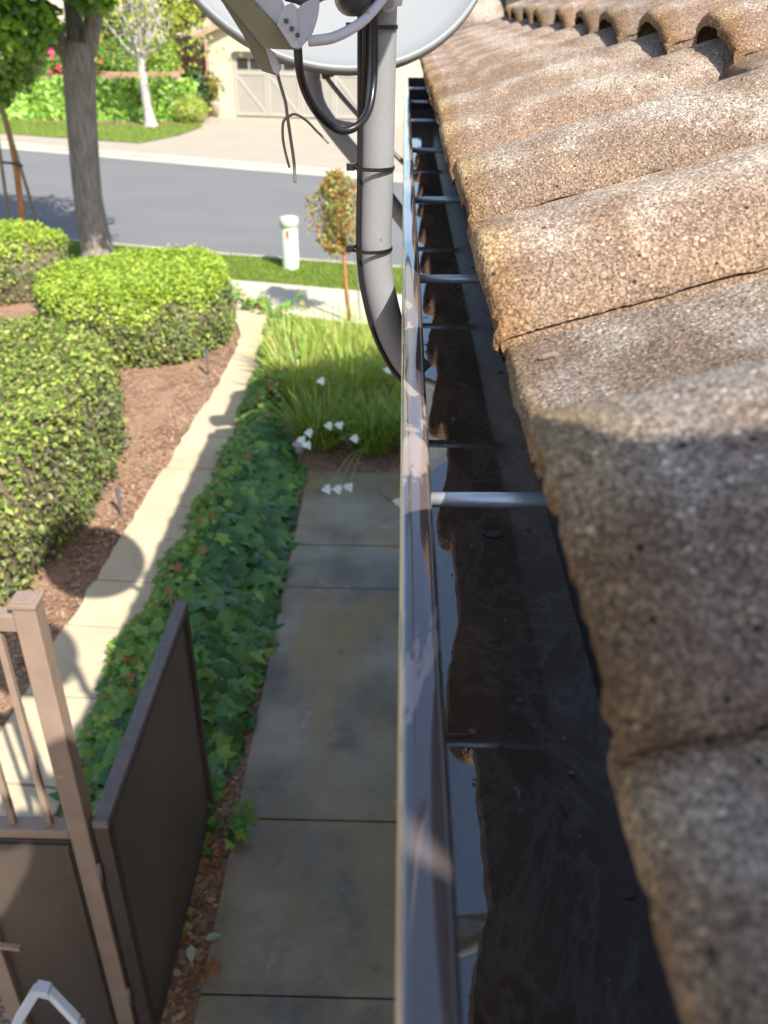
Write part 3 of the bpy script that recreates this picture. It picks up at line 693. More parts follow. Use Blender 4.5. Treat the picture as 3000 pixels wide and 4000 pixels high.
c = [dpt(1385, -15, 1.08), dpt(1370, -10, 1.14)]; mb = MB(); mb.tube([c[0]+Vector((0, -.03, .004)), c[0], c[1]], [.014, .019, .019], 20); mb.build('receiver_horn', M_DARKPLASTIC, dish, True)
plate([(1470, -80), (1575, -80), (1572, 22), (1545, 26), (1540, 40), (1520, 50), (1500, 46), (1486, 28), (1470, 10)], 1.115, .006, 'mast_clamp', M_WHITEPAINT, bevel=.002)
c = dpt(1520, 12, 1.112); mb = MB(); mb.tube([c, c+Vector((0, -.008, 0))], .006, 6); mb.build('bolt', M_GREYPAINT, dish)
curve([(1084, 290), (1095, 330), (1115, 400), (1122, 450), (1135, 540), (1148, 630), (1153, 712)], 1.05, .0019, 'wire', M_WIRE, dish, 8)
curve([(1124, 455), (1106, 480), (1105, 540), (1116, 600), (1131, 655)], 1.05, .0015, 'wire', M_WIRE, dish, 8)
curve([(1118, 462), (1150, 446), (1195, 470), (1240, 515), (1285, 560)], 1.05, .0014, 'wire', M_WIRE, dish, 8)
def reflector(center, nrm, R_, depth, parent, th=.004, lipw=.014):
    nrm = Vector(nrm).normalized(); q = nrm.to_track_quat('Z', 'Y'); nr, na = 14, 72; vs = []; fs = []
    prof = [(R_*k/nr, depth*((k/nr)**2)) for k in range(nr+1)]+[(R_+.002, depth+.004), (R_+.008, depth+.002), (R_+.010, depth-.018), (R_-.002, depth-.02)]
    prof += [(R_*k/nr, depth*((k/nr)**2)-th-.0) for k in range(nr, -1, -1)]
    for (r, z) in prof:
        for a in range(na):
            t = 2*math.pi*a/na; vs.append(Vector(center)+q@Vector((r*math.cos(t), r*math.sin(t)*1.06, z-depth*.5)))
    for i in range(len(prof)-1):
        for a in range(na): fs.append((i*na+a, i*na+(a+1) % na, (i+1)*na+(a+1) % na, (i+1)*na+a))
    mb = MB(); mb.add(vs, fs); o = mb.build('reflector', M_REFL, parent, True); return o
M_REFL = simple('pale_grey_dish_paint', (.21, .22, .225), .45, .04, 3)
reflector((-.08, .84, 4.03), (.25, -.80, .62), .27, .05, dish)
mb = MB(); mb.tube([mp[0], Vector((-.06, .98, 3.98))], .02, 14); mb.build('mount', M_GREYPAINT, dish, True)

dish2 = empty('satellite_dish', (.14, 2.3, 3.14), 'farther satellite dish, a large pale round reflector behind the thick grey mast', 'satellite dish')
reflector((-.168, 2.17, 3.768), (.20, -.80, .62), .348, .07, dish2)
YM2 = 2.28
P = [Vector((-.17, 2.27, 3.80)), dpt(1222, 250, YM2), dpt(1224, 330, YM2), dpt(1240, 405, YM2), dpt(1278, 470, YM2), dpt(1335, 545, YM2), dpt(1400, 625, YM2), dpt(1480, 730, YM2), dpt(1570, 850, YM2), dpt(1640, 940, YM2), Vector((.13, 2.28, 3.02))]
mb = MB(); mb.tube(spline(P, 8), .0195, 24); mb.build('mast', M_GREYPAINT, dish2, True)
curve([(1262, 285), (1330, 372), (1410, 462), (1500, 560), (1580, 640)], 2.2, .0055, 'strut', simple('dark_strut', (.12, .12, .12), .5, .2, 8), dish2, 10)
curve([(1258, 300), (1296, 288), (1290, 292)], 2.15, .006, 'bolt', M_DARKPLASTIC, dish2, 8)
curve([(1290, 470), (1330, 480), (1400, 490)], 2.24, .006, 'brace', M_GREYPAINT, dish2, 8)
mb = MB(); mb.box((.125, 2.22, 2.95), (.154, 2.34, 3.09)); mb.build('foot_plate', M_GREYPAINT, dish2, bevel=.003)

# ================================================================ FENCE LEAF AND GATE
PY = 1.87
fence = empty('metal_fence', (-1.2, PY, 0), 'short brown metal fence leaf with square pickets over a dark sheet, at the left edge', 'fence')
mb = MB(); mb.box((-1.03, PY, .04), (-.965, PY+.06, 2.185)); mb.build('post', M_BROWNPAINT, fence, bevel=.004)
mb = MB(); mb.box((-1.036, PY-.006, 2.186), (-.959, PY+.066, 2.20)); mb.box((-1.026, PY+.004, 2.20), (-.969, PY+.056, 2.204)); mb.build('post_cap', M_BROWNPAINT, fence, bevel=.003)
mb = MB(); mb.box((-1.75, PY+.008, 2.10), (-1.031, PY+.052, 2.155)); mb.build('rail', M_BROWNPAINT, fence, bevel=.003)
mb = MB(); mb.box((-1.36, PY+.002, 1.262), (-1.031, PY+.058, 1.302)); mb.build('rail', M_BROWNPAINT, fence, bevel=.003)
for k in range(5):
    x = -1.098-.118*k
    mb = MB(); mb.box((x-.01, PY+.02, 1.303 if x > -1.36 else .12), (x+.01, PY+.04, 2.099)); mb.build('picket', M_BROWNPAINT, fence, bevel=.002)
mb = MB(); mb.box((-1.36, PY-.004, .10), (-1.031, PY+.004, 1.262)); mb.build('sheet', M_DARKPAINT, fence)
mb = MB(); mb.box((-1.352, PY-.014, 1.236), (-1.031, PY-.0045, 1.250)); mb.box((-1.050, PY-.012, .12), (-1.036, PY-.0045, 1.236)); mb.build('edge_trim', M_DARKPAINT, fence, bevel=.002)
mb = MB(); mb.box((-1.42, PY-.03, .07), (-1.361, PY+.05, 1.30)); mb.build('stile', M_BROWNPAINT, fence, bevel=.003)
mb = MB(); c = dpt(-40, 3700, 1.74); c2 = dpt(78, 3714, 1.74); mb.obox(c+Vector((0, 0, -.008)), c2-c, (0, .018, 0), (0, 0, .016)); mb.build('latch_bar', M_BROWNPAINT, fence, bevel=.002)
gate = empty('gate', (-.95, 1.9, 0), 'open dark brown solid metal gate panel standing between the ivy and the concrete path', 'gate')
gx0, gx1 = -.955, -.905; gy0, gy1 = 1.885, 3.085
mb = MB(); mb.box((gx0, gy0, .06), (gx1, gy0+.045, 1.30)); mb.build('stile', M_DARKPAINT, gate, bevel=.003)
mb = MB(); mb.box((gx0, gy1-.045, .06), (gx1, gy1, 1.30)); mb.build('stile', M_DARKPAINT, gate, bevel=.003)
M_TOPRAIL = simple('worn_grey_brown_rail', (.155, .125, .115), .5, .25, 30, .1, 150)
mb = MB(); mb.box((gx0-.001, gy0-.001, 1.302), (gx1+.001, gy1+.001, 1.332)); mb.build('top_rail', M_TOPRAIL, gate, bevel=.003)
mb = MB(); mb.box((gx0, gy0+.046, .06), (gx1, gy1-.046, .10)); mb.build('bottom_rail', M_DARKPAINT, gate, bevel=.003)
mb = MB(); mb.box((gx1-.022, gy0+.02, .102), (gx1-.014, gy1-.02, 1.30)); mb.build('panel', simple('gate_sheet', (.13, .104, .086), .42, .22, 2.2, .03, 90, stretch=(1, 1, .45)), gate)
mb = MB(); mb.box((gx1-.013, gy0+.046, 1.285), (gx1+.002, gy1-.046, 1.2985)); mb.build('edge_trim', M_DARKPAINT, gate, bevel=.002)
for hz in (.35, 1.05):
    mb = MB(); mb.tube([(-.962, 1.878, hz), (-.962, 1.878, hz+.09)], .009, 10); mb.build('hinge', M_TOPRAIL, gate, True)
P = [dpt(690, 2385, 3.06), dpt(672, 2362, 3.06), dpt(668, 2345, 3.06), dpt(672, 2318, 3.06)]
mb = MB(); mb.tube(spline(P, 4), .005, 8); mb.build('latch', M_TOPRAIL, gate, True)

# pale A-shaped metal frame at the bottom left
af = empty('step_ladder', (-1.1, 1.5, 0), 'pale grey A-shaped metal frame poking up at the bottom left corner', 'ladder')
def bar(p, q, w, t, name, mat, parent):
    d = (q-p); n_ = Vector((0, 1, 0)); s_ = d.cross(n_).normalized()*w/2; mb = MB(); mb.obox(p-s_, d, s_*2, (0, t, 0)); return mb.build(name, mat, parent, bevel=.003)
a0 = at(135, 3885, .9); a1 = at(190, 3898, .9)
bar(at(60, 4010, .82), at(140, 3880, .9), .030, .03, 'leg', M_GREYLADDER, af)
bar(at(186, 3890, .9), at(300, 4010, .85), .030, .03, 'leg', M_GREYLADDER, af)
bar(Vector((a0.x, a0.y, a0.z+.002)), Vector((a1.x, a1.y, a1.z+.002)), .034, .04, 'top_cap', M_GREYLADDER, af)
for p, q in ((at(60, 4010, .82), at(5, 4400, .1)), (at(300, 4010, .85), at(520, 4300, .1))): bar(p, Vector((p.x+(q.x-p.x)*.6, p.y+.05, .0)), .028, .028, 'leg', M_GREYLADDER, af)
sheet('side_pad', [(-2.9, .2), (-1.12, .2), (-1.12, 1.85), (-2.9, 1.85)], .02, M_PATH)

# ================================================================ PLANTS NEAR
M_IVY = leafmat('ivy_leaf', [(.030, .100, .022), (.050, .150, .030), (.080, .21, .035), (.12, .28, .042), (.045, .13, .028), (.26, .42, .05)], .28, .22)
M_IVYRED = leafmat('young_ivy_leaf', [(.34, .12, .05), (.14, .26, .04), (.26, .36, .05), (.08, .21, .035), (.18, .33, .05), (.12, .26, .04), (.10, .26, .045), (.3, .4, .07), (.07, .19, .03)], .4, .3)
ivp = [(-1.06, 1.95), (-.93, 3.2), (-.86, 3.8), (-.84, 5.0), (-.87, 6.0), (-.88, 6.9), (-1.15, 7.7), (-1.35, 8.7), (-1.48, 9.6), (-1.58, 10.7), (-1.64, 10.9), (-1.58, 10.0), (-1.53, 9.0), (-1.52, 7.6), (-1.54, 6.4), (-1.64, 5.0), (-1.72, 4.0), (-1.68, 3.2), (-1.52, 2.6), (-1.40, 1.95)]
def ivh(x, y):
    d = edge_dist(x, y, ivp); h = .27*np.clip(d/.34, 0, 1)**.7; return h*(.85+.35*lump(x, y, x, 4))
n = 3500; x, y = rand_in(ivp, n); h = ivh(x, y)
fadeY = np.clip((y-1.9)/1.2, .25, 1)
z = .03+h*fadeY+RNG.uniform(-.05, .03, n); e = .03
gx = (ivh(x+e, y)-ivh(x-e, y))/(2*e); gy = (ivh(x, y+e)-ivh(x, y-e))/(2*e)
N = np.stack([-gx*.8+RNG.normal(0, .28, n), -gy*.6-.25+RNG.normal(0, .28, n), np.ones(n)], 1)
T = np.stack([.25-gx*1.2+RNG.normal(0, .5, n), -.9+RNG.normal(0, .5, n), np.zeros(n)], 1)
ivy = instances('ivy', *IVY, np.stack([x, y, z], 1), N, RNG.uniform(.085, .175, n), M_IVY, T=T)
tag(ivy, 'dense dark green ivy in the shade between the pale curved path and the concrete walk', 'ivy', kind='stuff')
# young reddish shoots along the sunny edge
n = 2600; t = RNG.random(n); yy = 2.2+t**.9*8.7; lx = np.interp(yy, [2, 2.6, 3.2, 4, 5, 6.4, 7.6, 9, 10, 10.9], [-1.40, -1.52, -1.68, -1.72, -1.64, -1.54, -1.52, -1.53, -1.58, -1.64])
w = RNG.gamma(2, .07, n); xx = lx-.03+w+.04*np.sin(yy*7); keep = RNG.random(n) < np.clip(.35+.12*(yy-2), 0, 1); xx, yy, w = xx[keep], yy[keep], w[keep]; n = len(xx)
o = instances('ivy_shoots', *IVY, np.stack([xx, yy, .05+w*.9+RNG.uniform(0, .07, n)], 1), np.stack([RNG.normal(0, .5, n), -.3+RNG.normal(0, .5, n), np.ones(n)], 1), RNG.uniform(.03, .075, n), M_IVYRED)
tag(o, 'young red and yellow-green ivy shoots along the edge of the pale curved path', 'ivy', kind='stuff')
# vine trailing over the sidewalk
vine = empty('ivy_runner', (-2.0, 11.4, 0), 'thin brown ivy runner with a few leaves trailing over the pale sidewalk corner', 'vine')
P = [at(875, 1130, .05), at(935, 1165, .05), at(985, 1200, .06), at(1040, 1195, .05), at(1075, 1230, .06)]
mb = MB(); mb.tube(spline(P, 5), .013, 6); mb.build('stem', simple('red_vine', (.22, .09, .05), .8, .2, 9), vine)
n = 130; k = RNG.integers(0, 4, n); Pn = np.array([list(P[i].lerp(P[i+1], random.random())) for i in k]); Pn += RNG.normal(0, .06, (n, 3)); Pn[:, 2] = np.abs(Pn[:, 2])+.03
instances('leaves', *IVY, Pn, np.stack([RNG.normal(0, .4, n), RNG.normal(0, .4, n)-.3, np.ones(n)], 1), RNG.uniform(.05, .09, n), M_IVYRED, vine)

HEDGECOL = [(.08, .15, .022), (.20, .31, .045), (.35, .45, .065), (.50, .56, .12), (.13, .22, .03), (.34, .30, .14), (.05, .10, .02)]
M_HA = leafmat('hedge_leaf_yellow_green', HEDGECOL, .4, .35, patch=(1.7, .56, (.27, .27, .085)))
M_HB = leafmat('hedge_leaf_bright', [(.12, .22, .02), (.28, .42, .04), (.42, .55, .06), (.50, .60, .09), (.20, .33, .03)], .4, .35)
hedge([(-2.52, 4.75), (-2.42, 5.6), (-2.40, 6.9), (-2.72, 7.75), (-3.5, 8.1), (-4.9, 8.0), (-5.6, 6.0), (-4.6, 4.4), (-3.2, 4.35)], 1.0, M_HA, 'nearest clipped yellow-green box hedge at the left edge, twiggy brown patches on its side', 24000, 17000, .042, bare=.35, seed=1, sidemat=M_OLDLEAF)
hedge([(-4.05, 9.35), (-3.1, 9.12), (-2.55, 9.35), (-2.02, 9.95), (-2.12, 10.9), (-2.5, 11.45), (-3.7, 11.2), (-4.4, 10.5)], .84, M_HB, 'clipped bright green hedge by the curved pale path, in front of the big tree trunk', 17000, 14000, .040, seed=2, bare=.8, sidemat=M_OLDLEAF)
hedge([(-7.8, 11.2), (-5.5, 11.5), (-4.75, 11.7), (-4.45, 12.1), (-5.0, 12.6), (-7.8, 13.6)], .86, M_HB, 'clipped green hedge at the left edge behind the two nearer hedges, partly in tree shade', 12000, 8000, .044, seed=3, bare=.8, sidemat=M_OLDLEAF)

# tall strap-leaved clumps with white flowers
M_BLADE = leafmat('strap_leaf_shade_tone', [(.09, .19, .025), (.17, .31, .04), (.28, .44, .055), (.42, .54, .08), (.48, .46, .13)], .38, .35)  # darker copy for the front clumps, their shade put into the colour
M_BLADE2 = leafmat('strap_leaf_sun_tone', [(.20, .34, .04), (.32, .48, .06), (.44, .58, .09), (.58, .60, .17), (.55, .45, .2)], .38, .4)  # brighter copy of the strap leaf, sunlight put into the colour
def blades(base, n, h, spread, mat, parent, rnd, wdt=.011):
    mb = MB(); K = 6
    for _ in range(n):
        a = rnd.uniform(0, 2*math.pi); r = spread*.38*math.sqrt(rnd.random()); bx_, by_ = base[0]+r*math.cos(a), base[1]+r*math.sin(a)
        a2 = a+rnd.uniform(-.7, .7); H_ = h*rnd.uniform(.55, 1.08); lean = spread*rnd.uniform(.15, .95); droop = rnd.uniform(0, .35)*H_*(1 if rnd.random() < .6 else 2.0)
        wv = Vector((-math.sin(a2+rnd.uniform(-1, 1)), math.cos(a2), rnd.uniform(-.3, .3))).normalized(); prev = None; b = len(mb.v); w0 = wdt*rnd.uniform(.7, 1.4)/2
        for k in range(K+1):
            t = k/K; p = Vector((bx_+math.cos(a2)*lean*t**1.6, by_+math.sin(a2)*lean*t**1.6, H_*t-droop*t**3)); p.z = max(p.z, .03)
            ww = w0*(1-t**2.2)+.0006; mb.v += [tuple(p-wv*ww), tuple(p+wv*ww)]
        for k in range(K): mb.f.append((b+2*k, b+2*k+1, b+2*k+3, b+2*k+2)); mb.mi.append(0)
    return mb.build('leaves', mat, parent)
def flower(c, parent, s=.045, stem_to=None):
    tilt = Matrix.Rotation(.75, 3, 'X')
    mb = MB(); rnd = random.Random(int(abs(c.x*1e4)))
    for k in range(6):
        a = k*math.pi/3+rnd.uniform(-.2, .2); d = tilt@Vector((math.cos(a), math.sin(a), .15 if k % 2 else .45)).normalized(); sd = tilt@Vector((-math.sin(a), math.cos(a), 0))
        L_ = s*(1.0 if k % 2 else .85); b = len(mb.v)
        mb.v += [tuple(c), tuple(c+d*L_*.345-sd*L_*.34), tuple(c+d*L_*.6+Vector((0, 0, .004))), tuple(c+d*L_*.345+sd*L_*.34), tuple(c+d*L_-sd*L_*.22-Vector((0, 0, .006))), tuple(c+d*L_+sd*L_*.22-Vector((0, 0, .006)))]
        mb.f += [(b, b+1, b+2), (b, b+2, b+3), (b+1, b+4, b+5, b+2), (b+2, b+5, b+3)]; mb.mi += [0]*4
    mb.build('flower', M_PETAL, parent)
    if stem_to is not None:
        m2 = MB(); m2.tube(spline([stem_to, (Vector(stem_to)+c)/2+Vector((0, .03, .12)), c], 5), .0028, 6); m2.build('stem', M_BLADE, parent)
clumps = [  # x, y, height, spread, label
 ((-.72, 7.40), .60, .52, 0, 'front left clump of shade-toned strap leaves with white flowers beside the ivy'),
 ((-.22, 7.32), .60, .50, 0, 'front middle clump of shade-toned strap leaves with white flowers hanging over the concrete path'),
 ((.22, 7.40), .60, .50, 0, 'front right clump of shade-toned strap leaves next to the gutter'),
 ((-1.00, 8.35), .72, .52, 1, 'strap-leaved clump behind the front left one, one white flower at its top'),
 ((-.45, 8.30), .78, .55, 1, 'tall green strap-leaved clump in the middle of the bed'),
 ((.12, 8.40), .78, .55, 1, 'strap-leaved clump half hidden by the gutter, with one white flower'),
 ((-1.22, 9.15), .70, .50, 2, 'sunlit yellow-green clump of strap leaves beside the ivy tip'),
 ((-.70, 9.20), .78, .55, 2, 'sunlit yellow-green clump of strap leaves in the middle of the back row'),
 ((-.10, 9.25), .78, .55, 2, 'sunlit yellow-green clump of strap leaves behind the foot of the grey mast'),
]
flw = [(1245, 1690, 1), (1318, 1655, 1), (1330, 1662, 1), (1386, 1712, 1), (1208, 1690, 0), (1178, 1716, 0), (1200, 1736, 0), (1278, 1668, 1), (1284, 1668, 1), (1275, 1905, 1), (1320, 1905, 1), (1360, 1900, 1), (1255, 1487, 3), (1515, 1445, 5), (1558, 1960, 2)]
flw = [(1285, 1662, 1), (1326, 1660, 1), (1386, 1712, 1), (1208, 1690, 0), (1178, 1718, 0), (1200, 1738, 0), (1278, 1910, 1), (1320, 1910, 1), (1362, 1902, 1), (1255, 1487, 3), (1515, 1445, 5), (1556, 1960, 2)]
roots = []
for i, (c, h, sp, k, lab) in enumerate(clumps):
    r_ = empty('iris_plant', (c[0], c[1], 0), lab, 'flowering plant', 'strap-leaved flowering clumps at the end of the concrete path'); roots.append(r_)
    blades(c, 380, h*1.08, sp, M_BLADE if k == 0 else M_BLADE2, r_, random.Random(i+50))
for (x, y, ci) in flw:
    zz = .52 if y < 1800 else .42
    if ci in (3, 5): zz = .75
    p = at(x, y, zz)
    flower(p, roots[ci], .041, (clumps[ci][0][0], clumps[ci][0][1]-.1, .05))
# grass blades over the lawns
M_GRASS = leafmat('grass_blade', [(.09, .17, .02), (.16, .25, .03), (.24, .33, .045), (.30, .36, .07)], .5, .35)
def grassfield(poly, n, h, label):
    x, y = rand_in(poly, n)
    o = instances('grass', [(-.12, 0, 0), (.12, 0, 0), (0, 1, .1)], [(0, 1, 2)], np.stack([x, y, np.full(n, .01)], 1), np.stack([RNG.normal(0, 1, n), RNG.normal(0, 1, n), RNG.normal(0, .4, n)], 1), RNG.uniform(.6, 1.3, n)*h, M_GRASS, T=np.stack([RNG.normal(0, .35, n), RNG.normal(0, .35, n), np.ones(n)], 1))
    tag(o, label, 'grass', kind='stuff')
grassfield([(-1.55, 10.0), (-.9, 9.5), (1.2, 9.3), (1.2, 10.38), (.04, 10.76), (-1.6, 11.3)], 16000, .05, 'short lawn grass between the strap-leaved clumps and the pale sidewalk')
grassfield([(-8, 14.95), (-4.5, 13.65), (-2.69, 13.0), (.04, 12.34), (1.5, 11.95), (1.5, 13.4), (.034, 13.76), (-3.125, 14.48), (-7.14, 15.6), (-8, 15.9)], 42000, .05, 'short grass of the strip between the sidewalk and the road')
grassfield(fl+fb, 14000, .08, 'short grass of the lawn across the road under the pale tree')
# loose mulch chips, dead leaves by the path
n = 5200
px, py = rand_in([(-1.95, 9.6), (-1.95, 10.6), (-2.2, 10.2), (-2.4, 9.0), (-2.35, 7.8), (-2.42, 5.2), (-2.6, 4.4), (-3.4, 4.0), (-3.4, 2.4), (-2.25, 2.4), (-2.1, 5.6), (-2.02, 7.5)], n)
M_CHIP = leafmat('mulch_chip', [(.16, .085, .05), (.23, .13, .075), (.31, .195, .12), (.42, .30, .20), (.19, .105, .06)], .85, .0)
o = instances('mulch_chips', *QD, np.stack([px, py, np.full(n, .004)], 1), np.stack([RNG.normal(0, .35, n), RNG.normal(0, .35, n), np.ones(n)], 1), RNG.uniform(.010, .036, n), M_CHIP); tag(o, 'loose reddish bark chips around the clipped hedges', 'mulch', kind='stuff')
n = 1500; px, py = rand_in([(-.80, 1.3), (-.80, 7.0), (-.98, 7.0), (-.95, 3.6), (-1.05, 1.3)], n)
o = instances('mulch_chips', *QD, np.stack([px, py, np.full(n, .006)], 1), np.stack([RNG.normal(0, .4, n), RNG.normal(0, .4, n), np.ones(n)], 1), RNG.uniform(.012, .035, n), M_CHIP); tag(o, 'bark chips and debris in the narrow bed between gate and concrete path', 'mulch', kind='stuff')
n = 70; px, py = rand_in([(-.79, 1.6), (-.80, 3.2), (-.92, 3.2), (-.92, 1.6)], n)
o = instances('dead_leaves', *OV, np.stack([px, py, RNG.uniform(.012, .03, n)], 1), np.stack([RNG.normal(0, .5, n), RNG.normal(0, .5, n), np.ones(n)], 1), RNG.uniform(.03, .055, n), M_DRYLEAF); tag(o, 'fallen brown leaves in the narrow bed between the gate and the concrete path', 'leaf litter', kind='stuff')
def leafobj(p, s, mat, label, tm=OV, name='fallen_leaf', nrm=(0, -.2, 1), t=(1, .2, 0), k=1):
    P_ = np.array([list(Vector(p)+Vector((random.uniform(-1, 1)*s*.6*(k > 1), random.uniform(-1, 1)*s*.4*(k > 1), .004*i))) for i in range(k)])
    o = instances(name, *tm, P_, np.tile(np.array(nrm, float), (k, 1))+RNG.normal(0, .2, (k, 3)), np.full(k, s), mat, T=np.tile(np.array(t, float), (k, 1))+RNG.normal(0, .7 if k > 1 else .1, (k, 3)))
    tag(o, label, 'leaf'); return o
leafobj(at(850, 3790, .03), .075, M_DRYLEAF, 'curled orange-brown dead leaf lying on the edge of the concrete path', IVY, t=(-1, .1, 0))
leafobj(at(800, 3820, .03), .05, M_DRYLEAF, 'crumpled rust dead leaf just left of the bigger orange one', IVY, t=(-1, -.5, 0))
M_PALELEAF = leafmat('pale_leaf', [(.42, .46, .34), (.5, .52, .40)], .5, .2)
leafobj(at(745, 3690, .035), .075, M_PALELEAF, 'narrow pale grey-green fallen leaf in the bed by the gate', t=(.3, -1, 0))
leafobj(at(800, 3670, .035), .07, M_PALELEAF, 'pale fallen leaf pointing at the concrete path, upper right of the pair', t=(1, .4, 0))
leafobj(at(995, 3090, .02), .028, simple('pinkish_leaf', (.5, .2, .15), .6, .1, 5), 'tiny pinkish leaf scrap on the concrete path beside the ivy')
# ivy sprigs spilling past the gate onto the path
for (x, y, s, lab) in ((905, 3190, .085, 'lime green ivy sprig at the near end of the ivy, touching the concrete path'), (940, 3280, .075, 'darker ivy sprig lying over the concrete path joint')):
    n = 7; c = at(x, y, .07); P_ = np.array([list(c+Vector((random.uniform(-.09, .09), random.uniform(-.08, .08), random.uniform(-.03, .04)))) for _ in range(n)])
    o = instances('ivy_sprig', *IVY, P_, np.stack([RNG.normal(0, .3, n), RNG.normal(0, .3, n)-.3, np.ones(n)], 1), np.full(n, s)*RNG.uniform(.6, 1.1, n), M_IVYRED if s > .08 else M_IVY); tag(o, lab, 'ivy')
# sprinkler risers and path light
for (x, y, xt, yt, h, lab) in ((815, 1465, 812, 1385, .30, 'grey sprinkler riser in the mulch by the bright hedge and the path bend'), (475, 2012, 466, 1935, .25, 'dark sprinkler riser in the mulch beside the nearest hedge')):
    g_ = at(x, y); mb = MB(); mb.tube([g_, g_+Vector((0, 0, h*.8)), g_+Vector((0, 0, h*.8)), g_+Vector((0, 0, h))], [.013, .013, .018, .018], 12)
    o = mb.build('sprinkler', simple('grey_plastic', (.10, .11, .12), .5, .2, 9)); tag(o, lab, 'sprinkler')
lampo = empty('path_light', xy(at(1172, 1830))+(0,), 'small brown mushroom path light between the ivy and the white flowers', 'garden light')
g_ = at(1172, 1835); M_LAMP = simple('bronze_lamp', (.22, .15, .14), .45, .15, 8)
mb = MB(); mb.tube([g_, g_+Vector((0, 0, .22))], .012, 12); mb.build('post', M_LAMP, lampo)
mb = MB(); mb.tube([g_+Vector((0, 0, .18)), g_+Vector((0, 0, .24))], [.035, .030], 18); mb.build('lens', simple('frosted_lens', (.5, .45, .42), .3, .05, 5), lampo, True)
mb = MB(); mb.tube([g_+Vector((0, 0, .245)), g_+Vector((0, 0, .26)), g_+Vector((0, 0, .285))], [.062, .058, .012], 24); mb.build('cap', simple('pinkish_lamp_cap', (.42, .30, .30), .35, .1, 8), lampo, True)

# ================================================================ STREET THINGS
pp = at(1137, 1052); ped = empty('utility_pedestal', pp, 'pale green domed utility pedestal with an orange sticker on the grass strip', 'utility box')
mb = MB(); mb.tube([pp, pp+Vector((0, 0, .02)), pp+Vector((0, 0, .68)), pp+Vector((0, 0, .69))], [.135, .130, .128, .12], 36); mb.build('body', M_PED, ped, True)
mb = MB(); mb.tube([pp+Vector((0, 0, .66)), pp+Vector((0, 0, .665)), pp+Vector((0, 0, .75)), pp+Vector((0, 0, .785)), pp+Vector((0, 0, .80))], [.138, .146, .146, .137, .10], 36); mb.build('cap', M_PED, ped, True)
mb = MB(); vs = []
for k in range(5):
    a = -math.pi/2-.30+k*.09
    for zz in (.50, .615): vs.append((pp.x+1.0*.1325*math.cos(a), pp.y+1.0*.1325*math.sin(a), zz))
mb.add(vs, [(2*k, 2*k+2, 2*k+3, 2*k+1) for k in range(4)]); mb.build('sticker', M_ORANGE, ped)
# young red-leaved tree tied to a stake
rt = empty('young_tree', (-.68, 11.1, 0), 'young tree with a narrow red and green crown beside the thick grey mast', 'tree')
mb = MB(); mb.tube([(-.64, 11.05, 0), (-.68, 10.98, .5), (-.70, 10.9, 1.0), (-.70, 10.9, 1.5)], [.028, .024, .02, .01], 10); mb.build('trunk', M_ORGWOOD, rt, True)
mb = MB()
for k in range(16):
    a = k*2.4; z0 = 1.0+.04*k; mb.tube([(-.70, 10.9, z0), (-.72+.22*math.cos(a), 10.9+.2*math.sin(a), z0+.22)], [.007, .003], 5)
mb.build('branches', M_ORGWOOD, rt)
n = 2400; z = RNG.uniform(0, 1, n); R_ = .30*np.sin(np.pi*np.clip(z*.86+.1, 0, 1))**.7; a = RNG.uniform(0, 6.283, n); rr_ = R_*RNG.random(n)**.45*(1+.38*np.sin(a*3+z*9))
n_ = (z*.95+.93); Pn = np.stack([-.75+rr_*np.cos(a)-.03, 10.9+rr_*np.sin(a), n_], 1)
M_RED = leafmat('red_green_leaf', [(.56, .16, .07), (.42, .30, .08), (.18, .30, .06), (.60, .28, .11), (.14, .24, .07), (.48, .38, .11), (.22, .34, .07)], .4, .45)
instances('crown', *OV, Pn, RNG.normal(0, 1, (n, 3))+np.array([0, -.4, .6]), RNG.uniform(.035, .065, n), M_RED, rt)
stk = MB(); stk.tube([(-.50, 11.1, 0), (-.58, 11.05, 1.1)], .009, 8); o = stk.build('stake', simple('grey_green_stake', (.16, .17, .13), .7, .2, 8)); tag(o, 'thin grey-green stake standing right of the young red-leaved tree', 'stake')

# big street tree
def limb(pts, rad, n=14): mb = MB(); mb.tube(spline(pts, 6), np.interp(np.linspace(0, len(rad)-1, (len(pts)-1)*6+1), range(len(rad)), rad).tolist(), n); return mb
tr = empty('street_tree', (-4.85, 14.0, 0), 'big street tree with a thick grey trunk and round green leaves, behind the hedges', 'tree')
tb = limb([(-4.80, 13.95, -.05), (-4.83, 14.0, .25), (-4.86, 14.05, 1.0), (-4.80, 14.1, 2.0), (-4.72, 14.1, 2.75), (-4.66, 14.1, 3.1)], [.33, .245, .215, .22, .23, .20], 22)
tb.tube(spline([(-4.70, 14.1, 2.75), (-5.05, 14.0, 3.25), (-5.6, 13.8, 3.9), (-6.3, 13.6, 4.7)], 5), np.interp(np.linspace(0, 3, 16), range(4), [.15, .12, .09, .05]).tolist(), 12)
tb.tube(spline([(-4.66, 14.1, 2.8), (-4.40, 14.1, 3.35), (-4.15, 14.0, 4.0), (-3.8, 13.8, 5.0)], 5), np.interp(np.linspace(0, 3, 16), range(4), [.15, .12, .10, .05]).tolist(), 12)
tb.tube(spline([(-4.70, 14.1, 2.9), (-4.75, 14.3, 3.7), (-4.9, 14.6, 5.2)], 5), np.interp(np.linspace(0, 2, 11), range(3), [.15, .11, .04]).tolist(), 12)
tb.build('trunk', M_BARK, tr, True)
M_PEAR = leafmat('round_street_tree_leaf', [(.05, .14, .018), (.10, .24, .025), (.20, .38, .04), (.34, .52, .06), (.07, .18, .025)], .3, .4)
